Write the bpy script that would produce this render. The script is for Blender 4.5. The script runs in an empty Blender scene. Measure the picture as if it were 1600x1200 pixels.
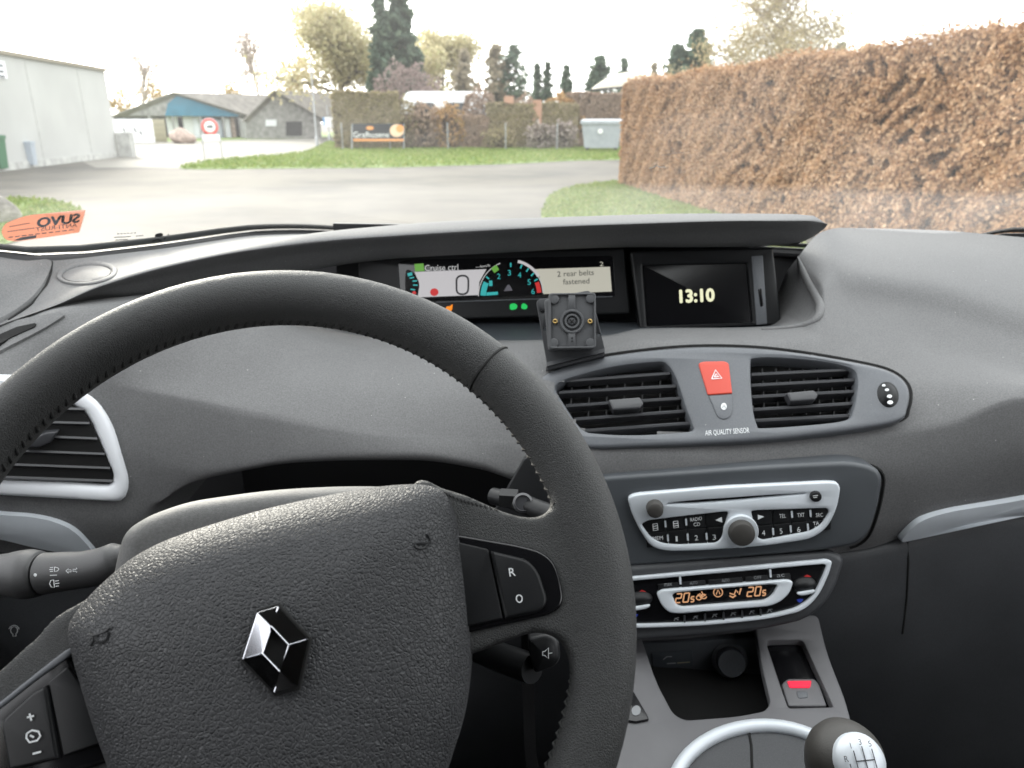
import bpy, bmesh, math, random
import numpy as np
from mathutils import Vector, Matrix
from mathutils.geometry import tessellate_polygon
from mathutils.bvhtree import BVHTree
scene = bpy.context.scene
COL = scene.collection
random.seed(7)
RNG = np.random.default_rng(7)
R = math.radians

# ------------------------------------------------------------------ camera (car frame: x right, y forward, z up)
FPX = 1160.0                       # focal length in photo pixels (1600 wide)
PITCH = math.atan(410 / FPX)
YAW = R(7)
CAM = np.array([-0.14, 0.0, 1.30])
_r0 = np.array([[math.cos(YAW), -math.sin(YAW), 0], [math.sin(YAW), math.cos(YAW), 0], [0, 0, 1]])
CF = _r0 @ np.array([0, math.cos(PITCH), -math.sin(PITCH)])
CU = _r0 @ np.array([0, math.sin(PITCH), math.cos(PITCH)])
CR = _r0 @ np.array([1.0, 0, 0])
cd = bpy.data.cameras.new('camera'); cam = bpy.data.objects.new('camera', cd); COL.objects.link(cam)
cam.location = CAM
cam.rotation_euler = (math.pi / 2 - PITCH, 0, YAW)
cd.sensor_width = 36.0; cd.lens = FPX / 1600 * 36.0
cd.clip_start = 0.02; cd.clip_end = 3000
cd.dof.use_dof = True; cd.dof.focus_distance = 0.52; cd.dof.aperture_fstop = cd.lens / 2.1
scene.camera = cam

# ------------------------------------------------------------------ sky, sun, exposure
SUN_ELEV = 16.0
SUN_AZ = 38.0                      # degrees to the left of car forward
w = bpy.data.worlds.new('World'); scene.world = w; w.use_nodes = True
nt = w.node_tree; nt.nodes.clear()
sky = nt.nodes.new('ShaderNodeTexSky'); sky.sky_type = 'NISHITA'; sky.sun_disc = False
sky.sun_elevation = R(SUN_ELEV); sky.sun_rotation = R(-SUN_AZ)
sky.air_density = 1.0; sky.dust_density = 3.0; sky.ozone_density = 1.0
hs = nt.nodes.new('ShaderNodeHueSaturation'); hs.inputs['Saturation'].default_value = 0.32
bg = nt.nodes.new('ShaderNodeBackground'); bg.inputs['Strength'].default_value = 0.15
wo = nt.nodes.new('ShaderNodeOutputWorld')
mxs = nt.nodes.new('ShaderNodeMixRGB'); mxs.inputs[0].default_value = 0.72; mxs.inputs[2].default_value = (8.6, 8.7, 8.9, 1)   # thin even cloud over the clear sky
nt.links.new(sky.outputs[0], hs.inputs['Color']); nt.links.new(hs.outputs[0], mxs.inputs[1]); nt.links.new(mxs.outputs[0], bg.inputs[0]); nt.links.new(bg.outputs[0], wo.inputs[0])
sd = bpy.data.lights.new('sun', 'SUN'); sd.energy = 1.4; sd.angle = R(14); sd.color = (1.0, 0.93, 0.82)
sun = bpy.data.objects.new('sun', sd); COL.objects.link(sun)
_sdir = Vector((-math.sin(R(SUN_AZ)) * math.cos(R(SUN_ELEV)), math.cos(R(SUN_AZ)) * math.cos(R(SUN_ELEV)), math.sin(R(SUN_ELEV))))
sun.rotation_euler = _sdir.to_track_quat('Z', 'Y').to_euler()
vs = scene.view_settings
vs.view_transform = 'Standard'; vs.look = 'None'; vs.gamma = 1.0; vs.use_curve_mapping = False
vs.exposure = 1.75
scene.cycles.max_bounces = 8; scene.cycles.transparent_max_bounces = 12
scene.cycles.caustics_reflective = False; scene.cycles.caustics_refractive = False
scene.cycles.use_denoising = True

# ------------------------------------------------------------------ pixel -> position helpers
def ray(x, y): return CF + (x - 800) / FPX * CR - (y - 600) / FPX * CU
def at_y(x, y, Y): d = ray(x, y); return CAM + d * (Y / d[1])
def at_z(x, y, Z): d = ray(x, y); return CAM + d * ((Z - CAM[2]) / d[2])
def proj(p):
    d = np.asarray(p, float) - CAM; z = d @ CF
    return np.array([800 + FPX * (d @ CR) / z, 600 - FPX * (d @ CU) / z])
def unit(v): v = np.asarray(v, float); return v / np.linalg.norm(v)
def height_at(base, x, y):
    """height of a vertical line over ground point base where the pixel ray passes it"""
    d = ray(x, y); h = math.hypot(base[0] - CAM[0], base[1] - CAM[1]); return CAM[2] + d[2] / math.hypot(d[0], d[1]) * h
class Plane:
    def __init__(s, o, n, up=(0, 0, 1)):
        s.o = np.asarray(o, float); s.n = unit(n); s.ex = unit(np.cross(up, s.n)); s.ey = np.cross(s.n, s.ex)
    def hit(s, x, y, lift=0.0):
        d = ray(x, y); o = s.o + s.n * lift; return CAM + d * (((o - CAM) @ s.n) / (d @ s.n))
    def shift(s, lift): p = Plane.__new__(Plane); p.o = s.o + s.n * lift; p.n, p.ex, p.ey = s.n, s.ex, s.ey; return p
    def uv(s, p): q = np.asarray(p) - s.o; return np.array([q @ s.ex, q @ s.ey])
    def pt(s, u, v, h=0): return s.o + s.ex * u + s.ey * v + s.n * h
def plane_y(x0, y0, Y0, x1, y1, Y1, side=(1, 0, 0)):
    a, b = at_y(x0, y0, Y0), at_y(x1, y1, Y1); n = np.cross(side, unit(a - b)); n = n if n[1] < 0 else -n
    return Plane((a + b) / 2, n)
def pchip(xs, ys, q):
    xs = np.asarray(xs, float); ys = np.asarray(ys, float); o = np.argsort(xs); xs, ys = xs[o], ys[o]
    h = np.diff(xs); h[h < 1e-6] = 1e-6; dl = np.diff(ys) / h; n = len(xs)
    if n == 2: return np.interp(q, xs, ys)
    d = np.zeros(n)
    for i in range(1, n - 1):
        if dl[i - 1] * dl[i] > 0:
            w1, w2 = 2 * h[i] + h[i - 1], h[i] + 2 * h[i - 1]; d[i] = (w1 + w2) / (w1 / dl[i - 1] + w2 / dl[i])
    d[0], d[-1] = dl[0], dl[-1]
    q = np.clip(np.asarray(q, float), xs[0], xs[-1]); k = np.clip(np.searchsorted(xs, q) - 1, 0, n - 2)
    t = (q - xs[k]) / h[k]
    return ((1 + 2 * t) * (1 - t) ** 2) * ys[k] + t * (1 - t) ** 2 * h[k] * d[k] + t * t * (3 - 2 * t) * ys[k + 1] + t * t * (t - 1) * h[k] * d[k + 1]
def spline(pts, k=8, closed=True):
    P = np.asarray(pts, float); n = len(P); out = []
    rng = range(n if closed else n - 1)
    for i in rng:
        if closed: a, b, c, d = P[(i - 1) % n], P[i], P[(i + 1) % n], P[(i + 2) % n]
        else: a, b, c, d = P[max(i - 1, 0)], P[i], P[i + 1], P[min(i + 2, n - 1)]
        for j in range(k):
            t = j / k
            out.append(.5 * (2 * b + (c - a) * t + (2 * a - 5 * b + 4 * c - d) * t * t + (3 * b - a - 3 * c + d) * t ** 3))
    if not closed: out.append(P[-1])
    return np.array(out)
def rpoly(pts, r, k=5):
    """polygon with rounded corners"""
    P = np.asarray(pts, float); n = len(P); out = []
    for i in range(n):
        a, b, c = P[i - 1], P[i], P[(i + 1) % n]; rr = r[i] if isinstance(r, (list, tuple)) else r
        la, lc = np.linalg.norm(a - b), np.linalg.norm(c - b); q = min(rr, la * .48, lc * .48)
        p0, p1 = b + (a - b) / la * q, b + (c - b) / lc * q
        for j in range(k + 1):
            t = j / k; out.append((1 - t) ** 2 * p0 + 2 * t * (1 - t) * b + t * t * p1)
    return np.array(out)
def ell(cx, cy, rx, ry, ang=0, n=28):
    a = np.linspace(0, 2 * np.pi, n, endpoint=False); c, s = math.cos(ang), math.sin(ang)
    return np.stack([cx + rx * np.cos(a) * c - ry * np.sin(a) * s, cy + rx * np.cos(a) * s + ry * np.sin(a) * c], -1)

# ------------------------------------------------------------------ objects
def empty(name, loc, label=None, cat=None, group=None):
    o = bpy.data.objects.new(name, None); COL.objects.link(o); o.location = loc; o.empty_display_size = .05
    return tag(o, label, cat, group)
def tag(o, label=None, cat=None, group=None, kind=None):
    if label: o['label'] = label
    if cat: o['category'] = cat
    if group: o['group'] = group
    if kind: o['kind'] = kind
    return o
def wloc(o):
    v = Vector(o.location)
    while o.parent: o = o.parent; v += o.location
    return v
def obj(name, verts, faces, mat, parent=None, smooth=True, angle=35, label=None, kind=None):
    verts = np.asarray(verts, float).reshape(-1, 3)
    c = (verts.min(0) + verts.max(0)) / 2
    me = bpy.data.meshes.new(name); me.from_pydata((verts - c).tolist(), [], [list(map(int, f)) for f in faces]); me.update()
    return link(name, me, c, mat, parent, smooth, angle, label, kind)
def link(name, me, c, mat, parent=None, smooth=True, angle=35, label=None, kind=None):
    if smooth:
        me.polygons.foreach_set('use_smooth', [True] * len(me.polygons))
        if angle < 180: me.set_sharp_from_angle(angle=R(angle))
    if mat is not None and not len(me.materials): me.materials.append(mat)
    o = bpy.data.objects.new(name, me); COL.objects.link(o); o.location = Vector(c)
    if parent is not None: o.parent = parent; o.location = Vector(c) - wloc(parent)
    return tag(o, label, kind=kind)
class MB:
    """collects shapes into one mesh"""
    def __init__(s): s.v = []; s.f = []
    def add(s, v, f): b = len(s.v); s.v += [tuple(p) for p in v]; s.f += [[i + b for i in q] for q in f]; return s
    def box(s, c, sx, sy, sz, ax=((1, 0, 0), (0, 1, 0), (0, 0, 1))):
        c = np.asarray(c, float); X, Y, Z = [np.asarray(a, float) for a in ax]
        v = [c + X * sx * i / 2 + Y * sy * j / 2 + Z * sz * k / 2 for i in (-1, 1) for j in (-1, 1) for k in (-1, 1)]
        return s.add(v, [(0, 1, 3, 2), (4, 6, 7, 5), (0, 4, 5, 1), (2, 3, 7, 6), (0, 2, 6, 4), (1, 5, 7, 3)])
    def tube(s, pts, rad, n=10, cap=True, up=None, flat=1.0):
        P = np.asarray(pts, float); m = len(P); rad = np.broadcast_to(rad, (m,)); T = np.gradient(P, axis=0); v = []
        u = np.asarray(up if up is not None else ((0, 0, 1) if abs(unit(T[0])[2]) < .9 else (1, 0, 0)), float)
        for i in range(m):
            t = unit(T[i]); a = unit(np.cross(t, u)); b = np.cross(a, t); u = b if up is None else u
            for j in range(n):
                g = 2 * math.pi * j / n; v.append(P[i] + rad[i] * (a * math.cos(g) + b * math.sin(g) * flat))
        f = [(i * n + j, i * n + (j + 1) % n, (i + 1) * n + (j + 1) % n, (i + 1) * n + j) for i in range(m - 1) for j in range(n)]
        if cap: f += [tuple(range(n))[::-1], tuple((m - 1) * n + j for j in range(n))]
        return s.add(v, f)
    def lathe(s, o, axis, prof, n=24, ref=(0, 0, 1)):
        ax = unit(axis); a = np.cross(ax, ref); a = unit(a) if np.linalg.norm(a) > 1e-3 else unit(np.cross(ax, (1, 0, 0))); b = np.cross(ax, a); v = []
        for r_, h in prof:
            for j in range(n):
                g = 2 * math.pi * j / n; v.append(np.asarray(o) + ax * h + r_ * (a * math.cos(g) + b * math.sin(g)))
        m = len(prof)
        f = [(i * n + j, i * n + (j + 1) % n, (i + 1) * n + (j + 1) % n, (i + 1) * n + j) for i in range(m - 1) for j in range(n)]
        f += [tuple(range(n))[::-1], tuple((m - 1) * n + j for j in range(n))]
        return s.add(v, f)
    def quad(s, a, b, c, d): return s.add([a, b, c, d], [(0, 1, 2, 3)])
    def build(s, name, mat, parent=None, **k): return obj(name, s.v, s.f, mat, parent, **k)

def _offset(P, d):
    """inward offset of a 2D closed polyline"""
    n = len(P); a = np.roll(P, 1, 0); b = np.roll(P, -1, 0); t = b - a; L = np.linalg.norm(t, axis=1, keepdims=True); t = t / np.maximum(L, 1e-9)
    area = .5 * np.sum(P[:, 0] * np.roll(P[:, 1], -1) - np.roll(P[:, 0], -1) * P[:, 1])
    nn = np.stack([-t[:, 1], t[:, 0]], -1) * (1 if area > 0 else -1)
    return P + nn * d
def plate(name, px, pl, thick, mat, parent=None, rnd=.0015, holes=(), lift=0.0, dome=0.0, hole_depth=None, uv=False, k=3, **kw):
    """outline (photo pixels, or plane uv) on a plane, extruded back by thick with a rounded front edge"""
    P = np.array([pl.uv(pl.hit(x, y)) for x, y in px]) if not uv else np.asarray(px, float)
    if .5 * np.sum(P[:, 0] * np.roll(P[:, 1], -1) - np.roll(P[:, 0], -1) * P[:, 1]) < 0: P = P[::-1]
    n = len(P); v = []; f = []
    rings = [(0.0, -thick), (0.0, -rnd)] + [(rnd * (1 - math.cos(a)), -rnd + rnd * math.sin(a)) for a in np.linspace(0, math.pi / 2, k + 1)[1:]]
    for ins, h in rings:
        for q in _offset(P, ins): v.append(pl.pt(q[0], q[1], h + lift))
    for i in range(len(rings) - 1):
        for j in range(n): f.append((i * n + j, i * n + (j + 1) % n, (i + 1) * n + (j + 1) % n, (i + 1) * n + j))
    last = (len(rings) - 1) * n
    if dome:
        Q = _offset(P, rnd); c = Q.mean(0); m = 7; prev = last
        for i in range(1, m):
            s_ = 1 - i / m; b = len(v)
            for q in Q:
                e = c + (q - c) * s_; v.append(pl.pt(e[0], e[1], lift + dome * (1 - s_ ** 2.2)))
            for j in range(n): f.append((prev + j, prev + (j + 1) % n, b + (j + 1) % n, b + j))
            prev = b
        b = len(v); v.append(pl.pt(c[0], c[1], lift + dome))
        for j in range(n): f.append((prev + j, prev + (j + 1) % n, b))
    else:
        loops = [[Vector((q[0], q[1], 0)) for q in _offset(P, rnd)]]; idx = list(range(last, last + n))
        for hpx in holes:
            H = np.array([pl.uv(pl.hit(x, y)) for x, y in hpx]) if not uv else np.asarray(hpx, float)
            if .5 * np.sum(H[:, 0] * np.roll(H[:, 1], -1) - np.roll(H[:, 0], -1) * H[:, 1]) > 0: H = H[::-1]
            m = len(H); hr = [(-rnd, 0.0), (-rnd * .3, -rnd * .3), (0, -rnd), (0, -(hole_depth or thick))]; b = len(v)
            for ins, h in hr:
                for q in _offset(H, ins): v.append(pl.pt(q[0], q[1], h + lift))
            for i in range(3):
                for j in range(m): f.append((b + i * m + j, b + i * m + (j + 1) % m, b + (i + 1) * m + (j + 1) % m, b + (i + 1) * m + j))
            loops.append([Vector((q[0], q[1], 0)) for q in _offset(H, -rnd)]); idx += list(range(b, b + m))
        for t in tessellate_polygon(loops): f.append(tuple(idx[i] for i in t))
    bm = bmesh.new(); vv = [bm.verts.new(p) for p in v]
    for q in f:
        try: bm.faces.new([vv[i] for i in q])
        except ValueError: pass
    bmesh.ops.recalc_face_normals(bm, faces=bm.faces)
    V = np.array(v); c = (V.min(0) + V.max(0)) / 2
    bmesh.ops.translate(bm, verts=bm.verts, vec=Vector(-c))
    me = bpy.data.meshes.new(name); bm.to_mesh(me); bm.free()
    return link(name, me, c, mat, parent, **kw)
def decal(name, px, pl, mat, parent, lift=.0006, t=.0005, **k): return plate(name, px, pl.shift(lift), t, mat, parent, rnd=.0001, k=1, smooth=False, **k)
def ribbon(mb, pts, width, n):
    P = np.asarray(pts, float); T = np.gradient(P, axis=0)
    s = np.array([unit(np.cross(t, n)) for t in T]) * width / 2
    m = len(P); mb.add(list(P - s) + list(P + s), [(i, i + 1, m + i + 1, m + i) for i in range(m - 1)])
def strokes(name, lines, pl, width, mat, parent, lift=.0008, **kw):
    """flat printed line work; lines are pixel polylines"""
    mb = MB()
    for L in lines: ribbon(mb, [pl.hit(x, y, lift) for x, y in L], width, pl.n)
    return mb.build(name, mat, parent, smooth=False, **kw)
_font = {}
def glyphs(s):
    if s not in _font:
        cu = bpy.data.curves.new('t', 'FONT'); cu.body = s; cu.resolution_u = 3
        o = bpy.data.objects.new('t', cu); COL.objects.link(o); bpy.context.view_layer.update()
        me = bpy.data.meshes.new_from_object(o.evaluated_get(bpy.context.evaluated_depsgraph_get()))
        V = np.array([v.co[:] for v in me.vertices]) if len(me.vertices) else np.zeros((1, 3)); Fc = [tuple(p.vertices) for p in me.polygons]
        bpy.data.objects.remove(o); bpy.data.curves.remove(cu); bpy.data.meshes.remove(me); _font[s] = (V, Fc)
    return _font[s]
def lettering(name, s, pl, a, b, hpx, mat, parent, lift=.0008, mirror=False, bold=0.0, **kw):
    if bold: return _bold(name, s, pl, a, b, hpx, mat, parent, lift, bold, **kw)
    """text from pixel a to pixel b (baseline), hpx tall"""
    V, Fc = glyphs(s); V = V.copy(); x0, x1 = V[:, 0].min(), V[:, 0].max(); y0, y1 = 0.0, max(V[:, 1].max(), .3)
    A, B = pl.hit(*a, lift), pl.hit(*b, lift); d = np.array(b, float) - a; d /= np.linalg.norm(d)
    U = pl.hit(a[0] + d[1] * hpx, a[1] - d[0] * hpx, lift) - A
    out = []
    for p in V:
        t = (p[0] - x0) / (x1 - x0); t = 1 - t if mirror else t
        out.append(A + (B - A) * t + U * (p[1] - y0) / (y1 - y0))
    return obj(name, out, Fc, mat, parent, smooth=False, **kw)
def _bold(name, s, pl, a, b, hpx, mat, parent, lift, bold, **kw):
    V, Fc = glyphs(s); x0, x1 = V[:, 0].min(), V[:, 0].max(); y1 = max(V[:, 1].max(), .3); mb = MB(); d = np.array(b, float) - a; d /= np.linalg.norm(d)
    for k, (ox, oy) in enumerate(((0, 0), (1, 0), (-1, 0), (0, 1), (0, -1), (.7, .7), (-.7, -.7), (.7, -.7), (-.7, .7))):
        o = np.array([ox, oy]) * bold; l = lift + k * 2e-5; A, B = pl.hit(*(np.array(a) + o), l), pl.hit(*(np.array(b) + o), l); U = pl.hit(a[0] + o[0] + d[1] * hpx, a[1] + o[1] - d[0] * hpx, l) - A
        mb.add([A + (B - A) * (p[0] - x0) / (x1 - x0) + U * p[1] / y1 for p in V], Fc)
    return mb.build(name, mat, parent, smooth=False, **kw)
def inside(P, X):
    P = np.asarray(P, float); ins = np.zeros(len(X), bool); j = len(P) - 1
    for i in range(len(P)):
        ins ^= ((P[i, 1] > X[:, 1]) != (P[j, 1] > X[:, 1])) & (X[:, 0] < (P[j, 0] - P[i, 0]) * (X[:, 1] - P[i, 1]) / (P[j, 1] - P[i, 1] + 1e-12) + P[i, 0]); j = i
    return ins
def scaled(P, s): P = np.asarray(P, float); c = P.mean(0); return c + (P - c) * s
def loft(rows, Xs, name, mat, parent, sub=6, flip=False, tweak=None, **kw):
    """rows: list of control lists; each control point is (px,py,Y) or ('w',X,Y,Z). Surface = profile across rows at every X."""
    G = []
    for row in rows:
        pts = np.array([at_y(*c) if c[0] != 'w' else np.array(c[1:]) for c in row], float)
        G.append((pchip(pts[:, 0], pts[:, 1], Xs), pchip(pts[:, 0], pts[:, 2], Xs)))
    return loft_grid(np.array(G), Xs, name, mat, parent, sub, flip, **kw)
def loft_grid(G, Xs, name, mat, parent, sub=6, flip=False, cuts=(), part2=None, **kw):
    nr = len(G); t = np.arange(nr); q = np.linspace(0, nr - 1, (nr - 1) * sub + 1)
    V = np.zeros((len(q), len(Xs), 3)); V[..., 0] = Xs
    for i in range(len(Xs)):
        V[:, i, 1] = pchip(t, G[:, 0, i], q); V[:, i, 2] = pchip(t, G[:, 1, i], q)
    m = len(Xs); f = [(i * m + j, i * m + j + 1, (i + 1) * m + j + 1, (i + 1) * m + j) for i in range(len(q) - 1) for j in range(m - 1)]
    if flip: f = [x[::-1] for x in f]
    V = V.reshape(-1, 3); ff = f
    if len(cuts):
        C = V[np.array(f)].mean(1); D = C - CAM; z = D @ CF; px = np.stack([800 + FPX * (D @ CR) / z, 600 - FPX * (D @ CU) / z], -1); bad = np.zeros(len(f), bool)
        for P in cuts: bad |= inside(P, px)
        ff = [q for q, k in zip(f, bad) if not k]
    if part2:                                   # (name, material, rows, max x): first rows as a part of their own
        nm2, mt2, r2, xm = part2; sel = set(i * m + j for i in range(r2 * sub) for j in range(m) if Xs[j] < xm); f2 = [q for q in ff if min(q) in sel]; ff = [q for q in ff if min(q) not in sel]
        obj(nm2, V, f2, mt2, parent, angle=60)
    o = obj(name, V, ff, mat, parent, angle=60, **kw)
    return o, BVHTree.FromPolygons([Vector(p) for p in V], f), V
def cast(bvh, x, y, lift=0.0):
    d = unit(ray(x, y)); h = bvh.ray_cast(Vector(CAM), Vector(d))
    if h[0] is None: return None
    n = np.array(h[1]); n = n if n @ d < 0 else -n
    return np.array(h[0]) + n * lift
def surf_normal(bvh, x, y):
    d = unit(ray(x, y)); h = bvh.ray_cast(Vector(CAM), Vector(d)); n = np.array(h[1]); return n if n @ d < 0 else -n

# ------------------------------------------------------------------ materials
def mat(name, col, rough=.5, metal=0.0, spec=.5, bump=None, vary=None, emit=None, coat=0.0, leather=None, detail=2.0, specks=0.0, grain=None):
    m = bpy.data.materials.new(name); m.use_nodes = True; T = m.node_tree; b = T.nodes['Principled BSDF']
    b.inputs['Base Color'].default_value = (*col, 1); b.inputs['Roughness'].default_value = rough; b.inputs['Metallic'].default_value = metal
    b.inputs['Specular IOR Level'].default_value = spec
    if coat: b.inputs['Coat Weight'].default_value = coat; b.inputs['Coat Roughness'].default_value = .08
    tc = T.nodes.new('ShaderNodeTexCoord')
    if emit: b.inputs['Emission Color'].default_value = (*emit[0], 1); b.inputs['Emission Strength'].default_value = emit[1]
    if vary:                                    # (scale, amount[, second colour])
        n = T.nodes.new('ShaderNodeTexNoise'); n.inputs['Scale'].default_value = vary[0]; n.inputs['Detail'].default_value = 5
        T.links.new(tc.outputs['Object'], n.inputs['Vector'])
        r = T.nodes.new('ShaderNodeValToRGB'); r.color_ramp.elements[0].position = .35; r.color_ramp.elements[1].position = .68
        a = vary[1]; c2 = vary[2] if len(vary) > 2 else tuple(min(1, c * (1 + a)) for c in col); c1 = col if len(vary) > 2 else tuple(c * (1 - a) for c in col)
        r.color_ramp.elements[0].color = (*c1, 1); r.color_ramp.elements[1].color = (*c2, 1)
        T.links.new(n.outputs['Fac'], r.inputs[0]); T.links.new(r.outputs[0], b.inputs['Base Color'])
        mr = T.nodes.new('ShaderNodeMapRange'); mr.inputs['To Min'].default_value = max(0, rough - .07); mr.inputs['To Max'].default_value = min(1, rough + .07)
        T.links.new(n.outputs['Fac'], mr.inputs['Value']); T.links.new(mr.outputs[0], b.inputs['Roughness'])
    if bump:                                    # (scale, strength, distance)
        n = T.nodes.new('ShaderNodeTexNoise'); n.inputs['Scale'].default_value = bump[0]; n.inputs['Detail'].default_value = detail
        T.links.new(tc.outputs['Object'], n.inputs['Vector'])
        p = T.nodes.new('ShaderNodeBump'); p.inputs['Strength'].default_value = bump[1]; p.inputs['Distance'].default_value = bump[2]
        T.links.new(n.outputs['Fac'], p.inputs['Height']); T.links.new(p.outputs[0], b.inputs['Normal'])
    if grain:                                   # (scale, amount): moulded-in fine grain
        gn = T.nodes.new('ShaderNodeTexNoise'); gn.inputs['Scale'].default_value = grain[0]; gn.inputs['Detail'].default_value = 2; T.links.new(tc.outputs['Object'], gn.inputs['Vector'])
        gm_ = T.nodes.new('ShaderNodeMapRange'); gm_.inputs['From Min'].default_value = .3; gm_.inputs['From Max'].default_value = .7; gm_.inputs['To Min'].default_value = 1 - grain[1]; gm_.inputs['To Max'].default_value = 1 + grain[1]
        T.links.new(gn.outputs['Fac'], gm_.inputs['Value']); gx = T.nodes.new('ShaderNodeVectorMath'); gx.operation = 'SCALE'; T.links.new(gm_.outputs[0], gx.inputs['Scale'])
        src = b.inputs['Base Color'].links
        if src: T.links.new(src[0].from_socket, gx.inputs[0])
        else: gx.inputs[0].default_value = col
        T.links.new(gx.outputs[0], b.inputs['Base Color'])
    if specks:                                  # settled dust: sparse pale dots
        vo = T.nodes.new('ShaderNodeTexVoronoi'); vo.inputs['Scale'].default_value = 95; vo.inputs['Randomness'].default_value = 1
        T.links.new(tc.outputs['Object'], vo.inputs['Vector']); lt_ = T.nodes.new('ShaderNodeMath'); lt_.operation = 'LESS_THAN'; lt_.inputs[1].default_value = .055
        T.links.new(vo.outputs['Distance'], lt_.inputs[0]); sc_ = T.nodes.new('ShaderNodeSeparateColor'); T.links.new(vo.outputs['Color'], sc_.inputs[0])
        gt = T.nodes.new('ShaderNodeMath'); gt.operation = 'GREATER_THAN'; gt.inputs[1].default_value = .72; T.links.new(sc_.outputs[0], gt.inputs[0])
        mu = T.nodes.new('ShaderNodeMath'); mu.operation = 'MULTIPLY'; T.links.new(lt_.outputs[0], mu.inputs[0]); T.links.new(gt.outputs[0], mu.inputs[1])
        m2 = T.nodes.new('ShaderNodeMath'); m2.operation = 'MULTIPLY'; m2.inputs[1].default_value = specks; T.links.new(mu.outputs[0], m2.inputs[0])
        mc = T.nodes.new('ShaderNodeMixRGB'); mc.inputs[2].default_value = (.55, .54, .52, 1); T.links.new(m2.outputs[0], mc.inputs[0])
        src = b.inputs['Base Color'].links
        if src: T.links.new(src[0].from_socket, mc.inputs[1])
        else: mc.inputs[1].default_value = (*col, 1)
        T.links.new(mc.outputs[0], b.inputs['Base Color'])
    if leather:                                 # pebbled hide: (cell scale, strength, distance)
        vo = T.nodes.new('ShaderNodeTexVoronoi'); vo.feature = 'DISTANCE_TO_EDGE'; vo.inputs['Scale'].default_value = leather[0]
        wn = T.nodes.new('ShaderNodeTexNoise'); wn.inputs['Scale'].default_value = leather[0] * .6
        mx = T.nodes.new('ShaderNodeVectorMath'); mx.operation = 'MULTIPLY_ADD'; mx.inputs[1].default_value = (.9 / leather[0],) * 3
        T.links.new(tc.outputs['Object'], wn.inputs['Vector']); T.links.new(wn.outputs['Color'], mx.inputs[0]); T.links.new(tc.outputs['Object'], mx.inputs[2])
        T.links.new(mx.outputs[0], vo.inputs['Vector'])
        mr = T.nodes.new('ShaderNodeMapRange'); mr.inputs['From Max'].default_value = .22; mr.interpolation_type = 'SMOOTHERSTEP'
        T.links.new(vo.outputs['Distance'], mr.inputs['Value'])
        p = T.nodes.new('ShaderNodeBump'); p.inputs['Strength'].default_value = leather[1]; p.inputs['Distance'].default_value = leather[2]
        T.links.new(mr.outputs[0], p.inputs['Height']); T.links.new(p.outputs[0], b.inputs['Normal'])
    return m
def leaf_mat(name, cols, rough=.7, trans=.25):
    m = bpy.data.materials.new(name); m.use_nodes = True; T = m.node_tree; b = T.nodes['Principled BSDF']; b.inputs['Roughness'].default_value = rough
    b.inputs['Specular IOR Level'].default_value = .25
    g = T.nodes.new('ShaderNodeNewGeometry'); r = T.nodes.new('ShaderNodeValToRGB'); el = r.color_ramp.elements
    while len(el) < len(cols): el.new(.5)
    for i, c in enumerate(cols): el[i].position = i / max(1, len(cols) - 1); el[i].color = (*c, 1)
    T.links.new(g.outputs['Random Per Island'], r.inputs[0]); T.links.new(r.outputs[0], b.inputs['Base Color'])
    tl = T.nodes.new('ShaderNodeBsdfTranslucent'); T.links.new(r.outputs[0], tl.inputs['Color'])
    mx = T.nodes.new('ShaderNodeMixShader'); mx.inputs[0].default_value = trans; o = T.nodes['Material Output']
    T.links.new(b.outputs[0], mx.inputs[1]); T.links.new(tl.outputs[0], mx.inputs[2]); T.links.new(mx.outputs[0], o.inputs['Surface'])
    return m
# ================================================================== OUTSIDE
M = {}
def asphalt(name, c1, c2, c3):
    m = bpy.data.materials.new(name); m.use_nodes = True; T = m.node_tree; b = T.nodes['Principled BSDF']; b.inputs['Roughness'].default_value = .85
    tc = T.nodes.new('ShaderNodeTexCoord'); mp = T.nodes.new('ShaderNodeMapping'); mp.inputs['Scale'].default_value = (.55, .6, 1)
    T.links.new(tc.outputs['Object'], mp.inputs[0])
    n1 = T.nodes.new('ShaderNodeTexNoise'); n1.inputs['Scale'].default_value = .5; n1.inputs['Detail'].default_value = 9; n1.inputs['Roughness'].default_value = .68
    n2 = T.nodes.new('ShaderNodeTexNoise'); n2.inputs['Scale'].default_value = 60; n2.inputs['Detail'].default_value = 3
    T.links.new(mp.outputs[0], n1.inputs[0]); T.links.new(tc.outputs['Object'], n2.inputs[0])
    r = T.nodes.new('ShaderNodeValToRGB'); e = r.color_ramp.elements; e[0].position = .36; e[0].color = (*c1, 1); e[1].position = .56; e[1].color = (*c2, 1)
    T.links.new(n1.outputs['Fac'], r.inputs[0])
    mx = T.nodes.new('ShaderNodeMixRGB'); mx.blend_type = 'MULTIPLY'; mx.inputs[0].default_value = .6
    r2 = T.nodes.new('ShaderNodeValToRGB'); r2.color_ramp.elements[0].color = (*c3, 1); r2.color_ramp.elements[0].position = .3; r2.color_ramp.elements[1].position = .7
    T.links.new(n2.outputs['Fac'], r2.inputs[0]); T.links.new(r.outputs[0], mx.inputs[1]); T.links.new(r2.outputs[0], mx.inputs[2])
    T.links.new(mx.outputs[0], b.inputs['Base Color'])
    bp = T.nodes.new('ShaderNodeBump'); bp.inputs['Strength'].default_value = .4; bp.inputs['Distance'].default_value = .01
    T.links.new(n2.outputs['Fac'], bp.inputs['Height']); T.links.new(bp.outputs[0], b.inputs['Normal'])
    return m
M['asphalt'] = asphalt('asphalt', (.050, .047, .042), (.112, .101, .082), (.55, .55, .55))
M['drive'] = asphalt('pale_gravel', (.16, .15, .13), (.20, .19, .165), (.8, .8, .8))
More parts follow.
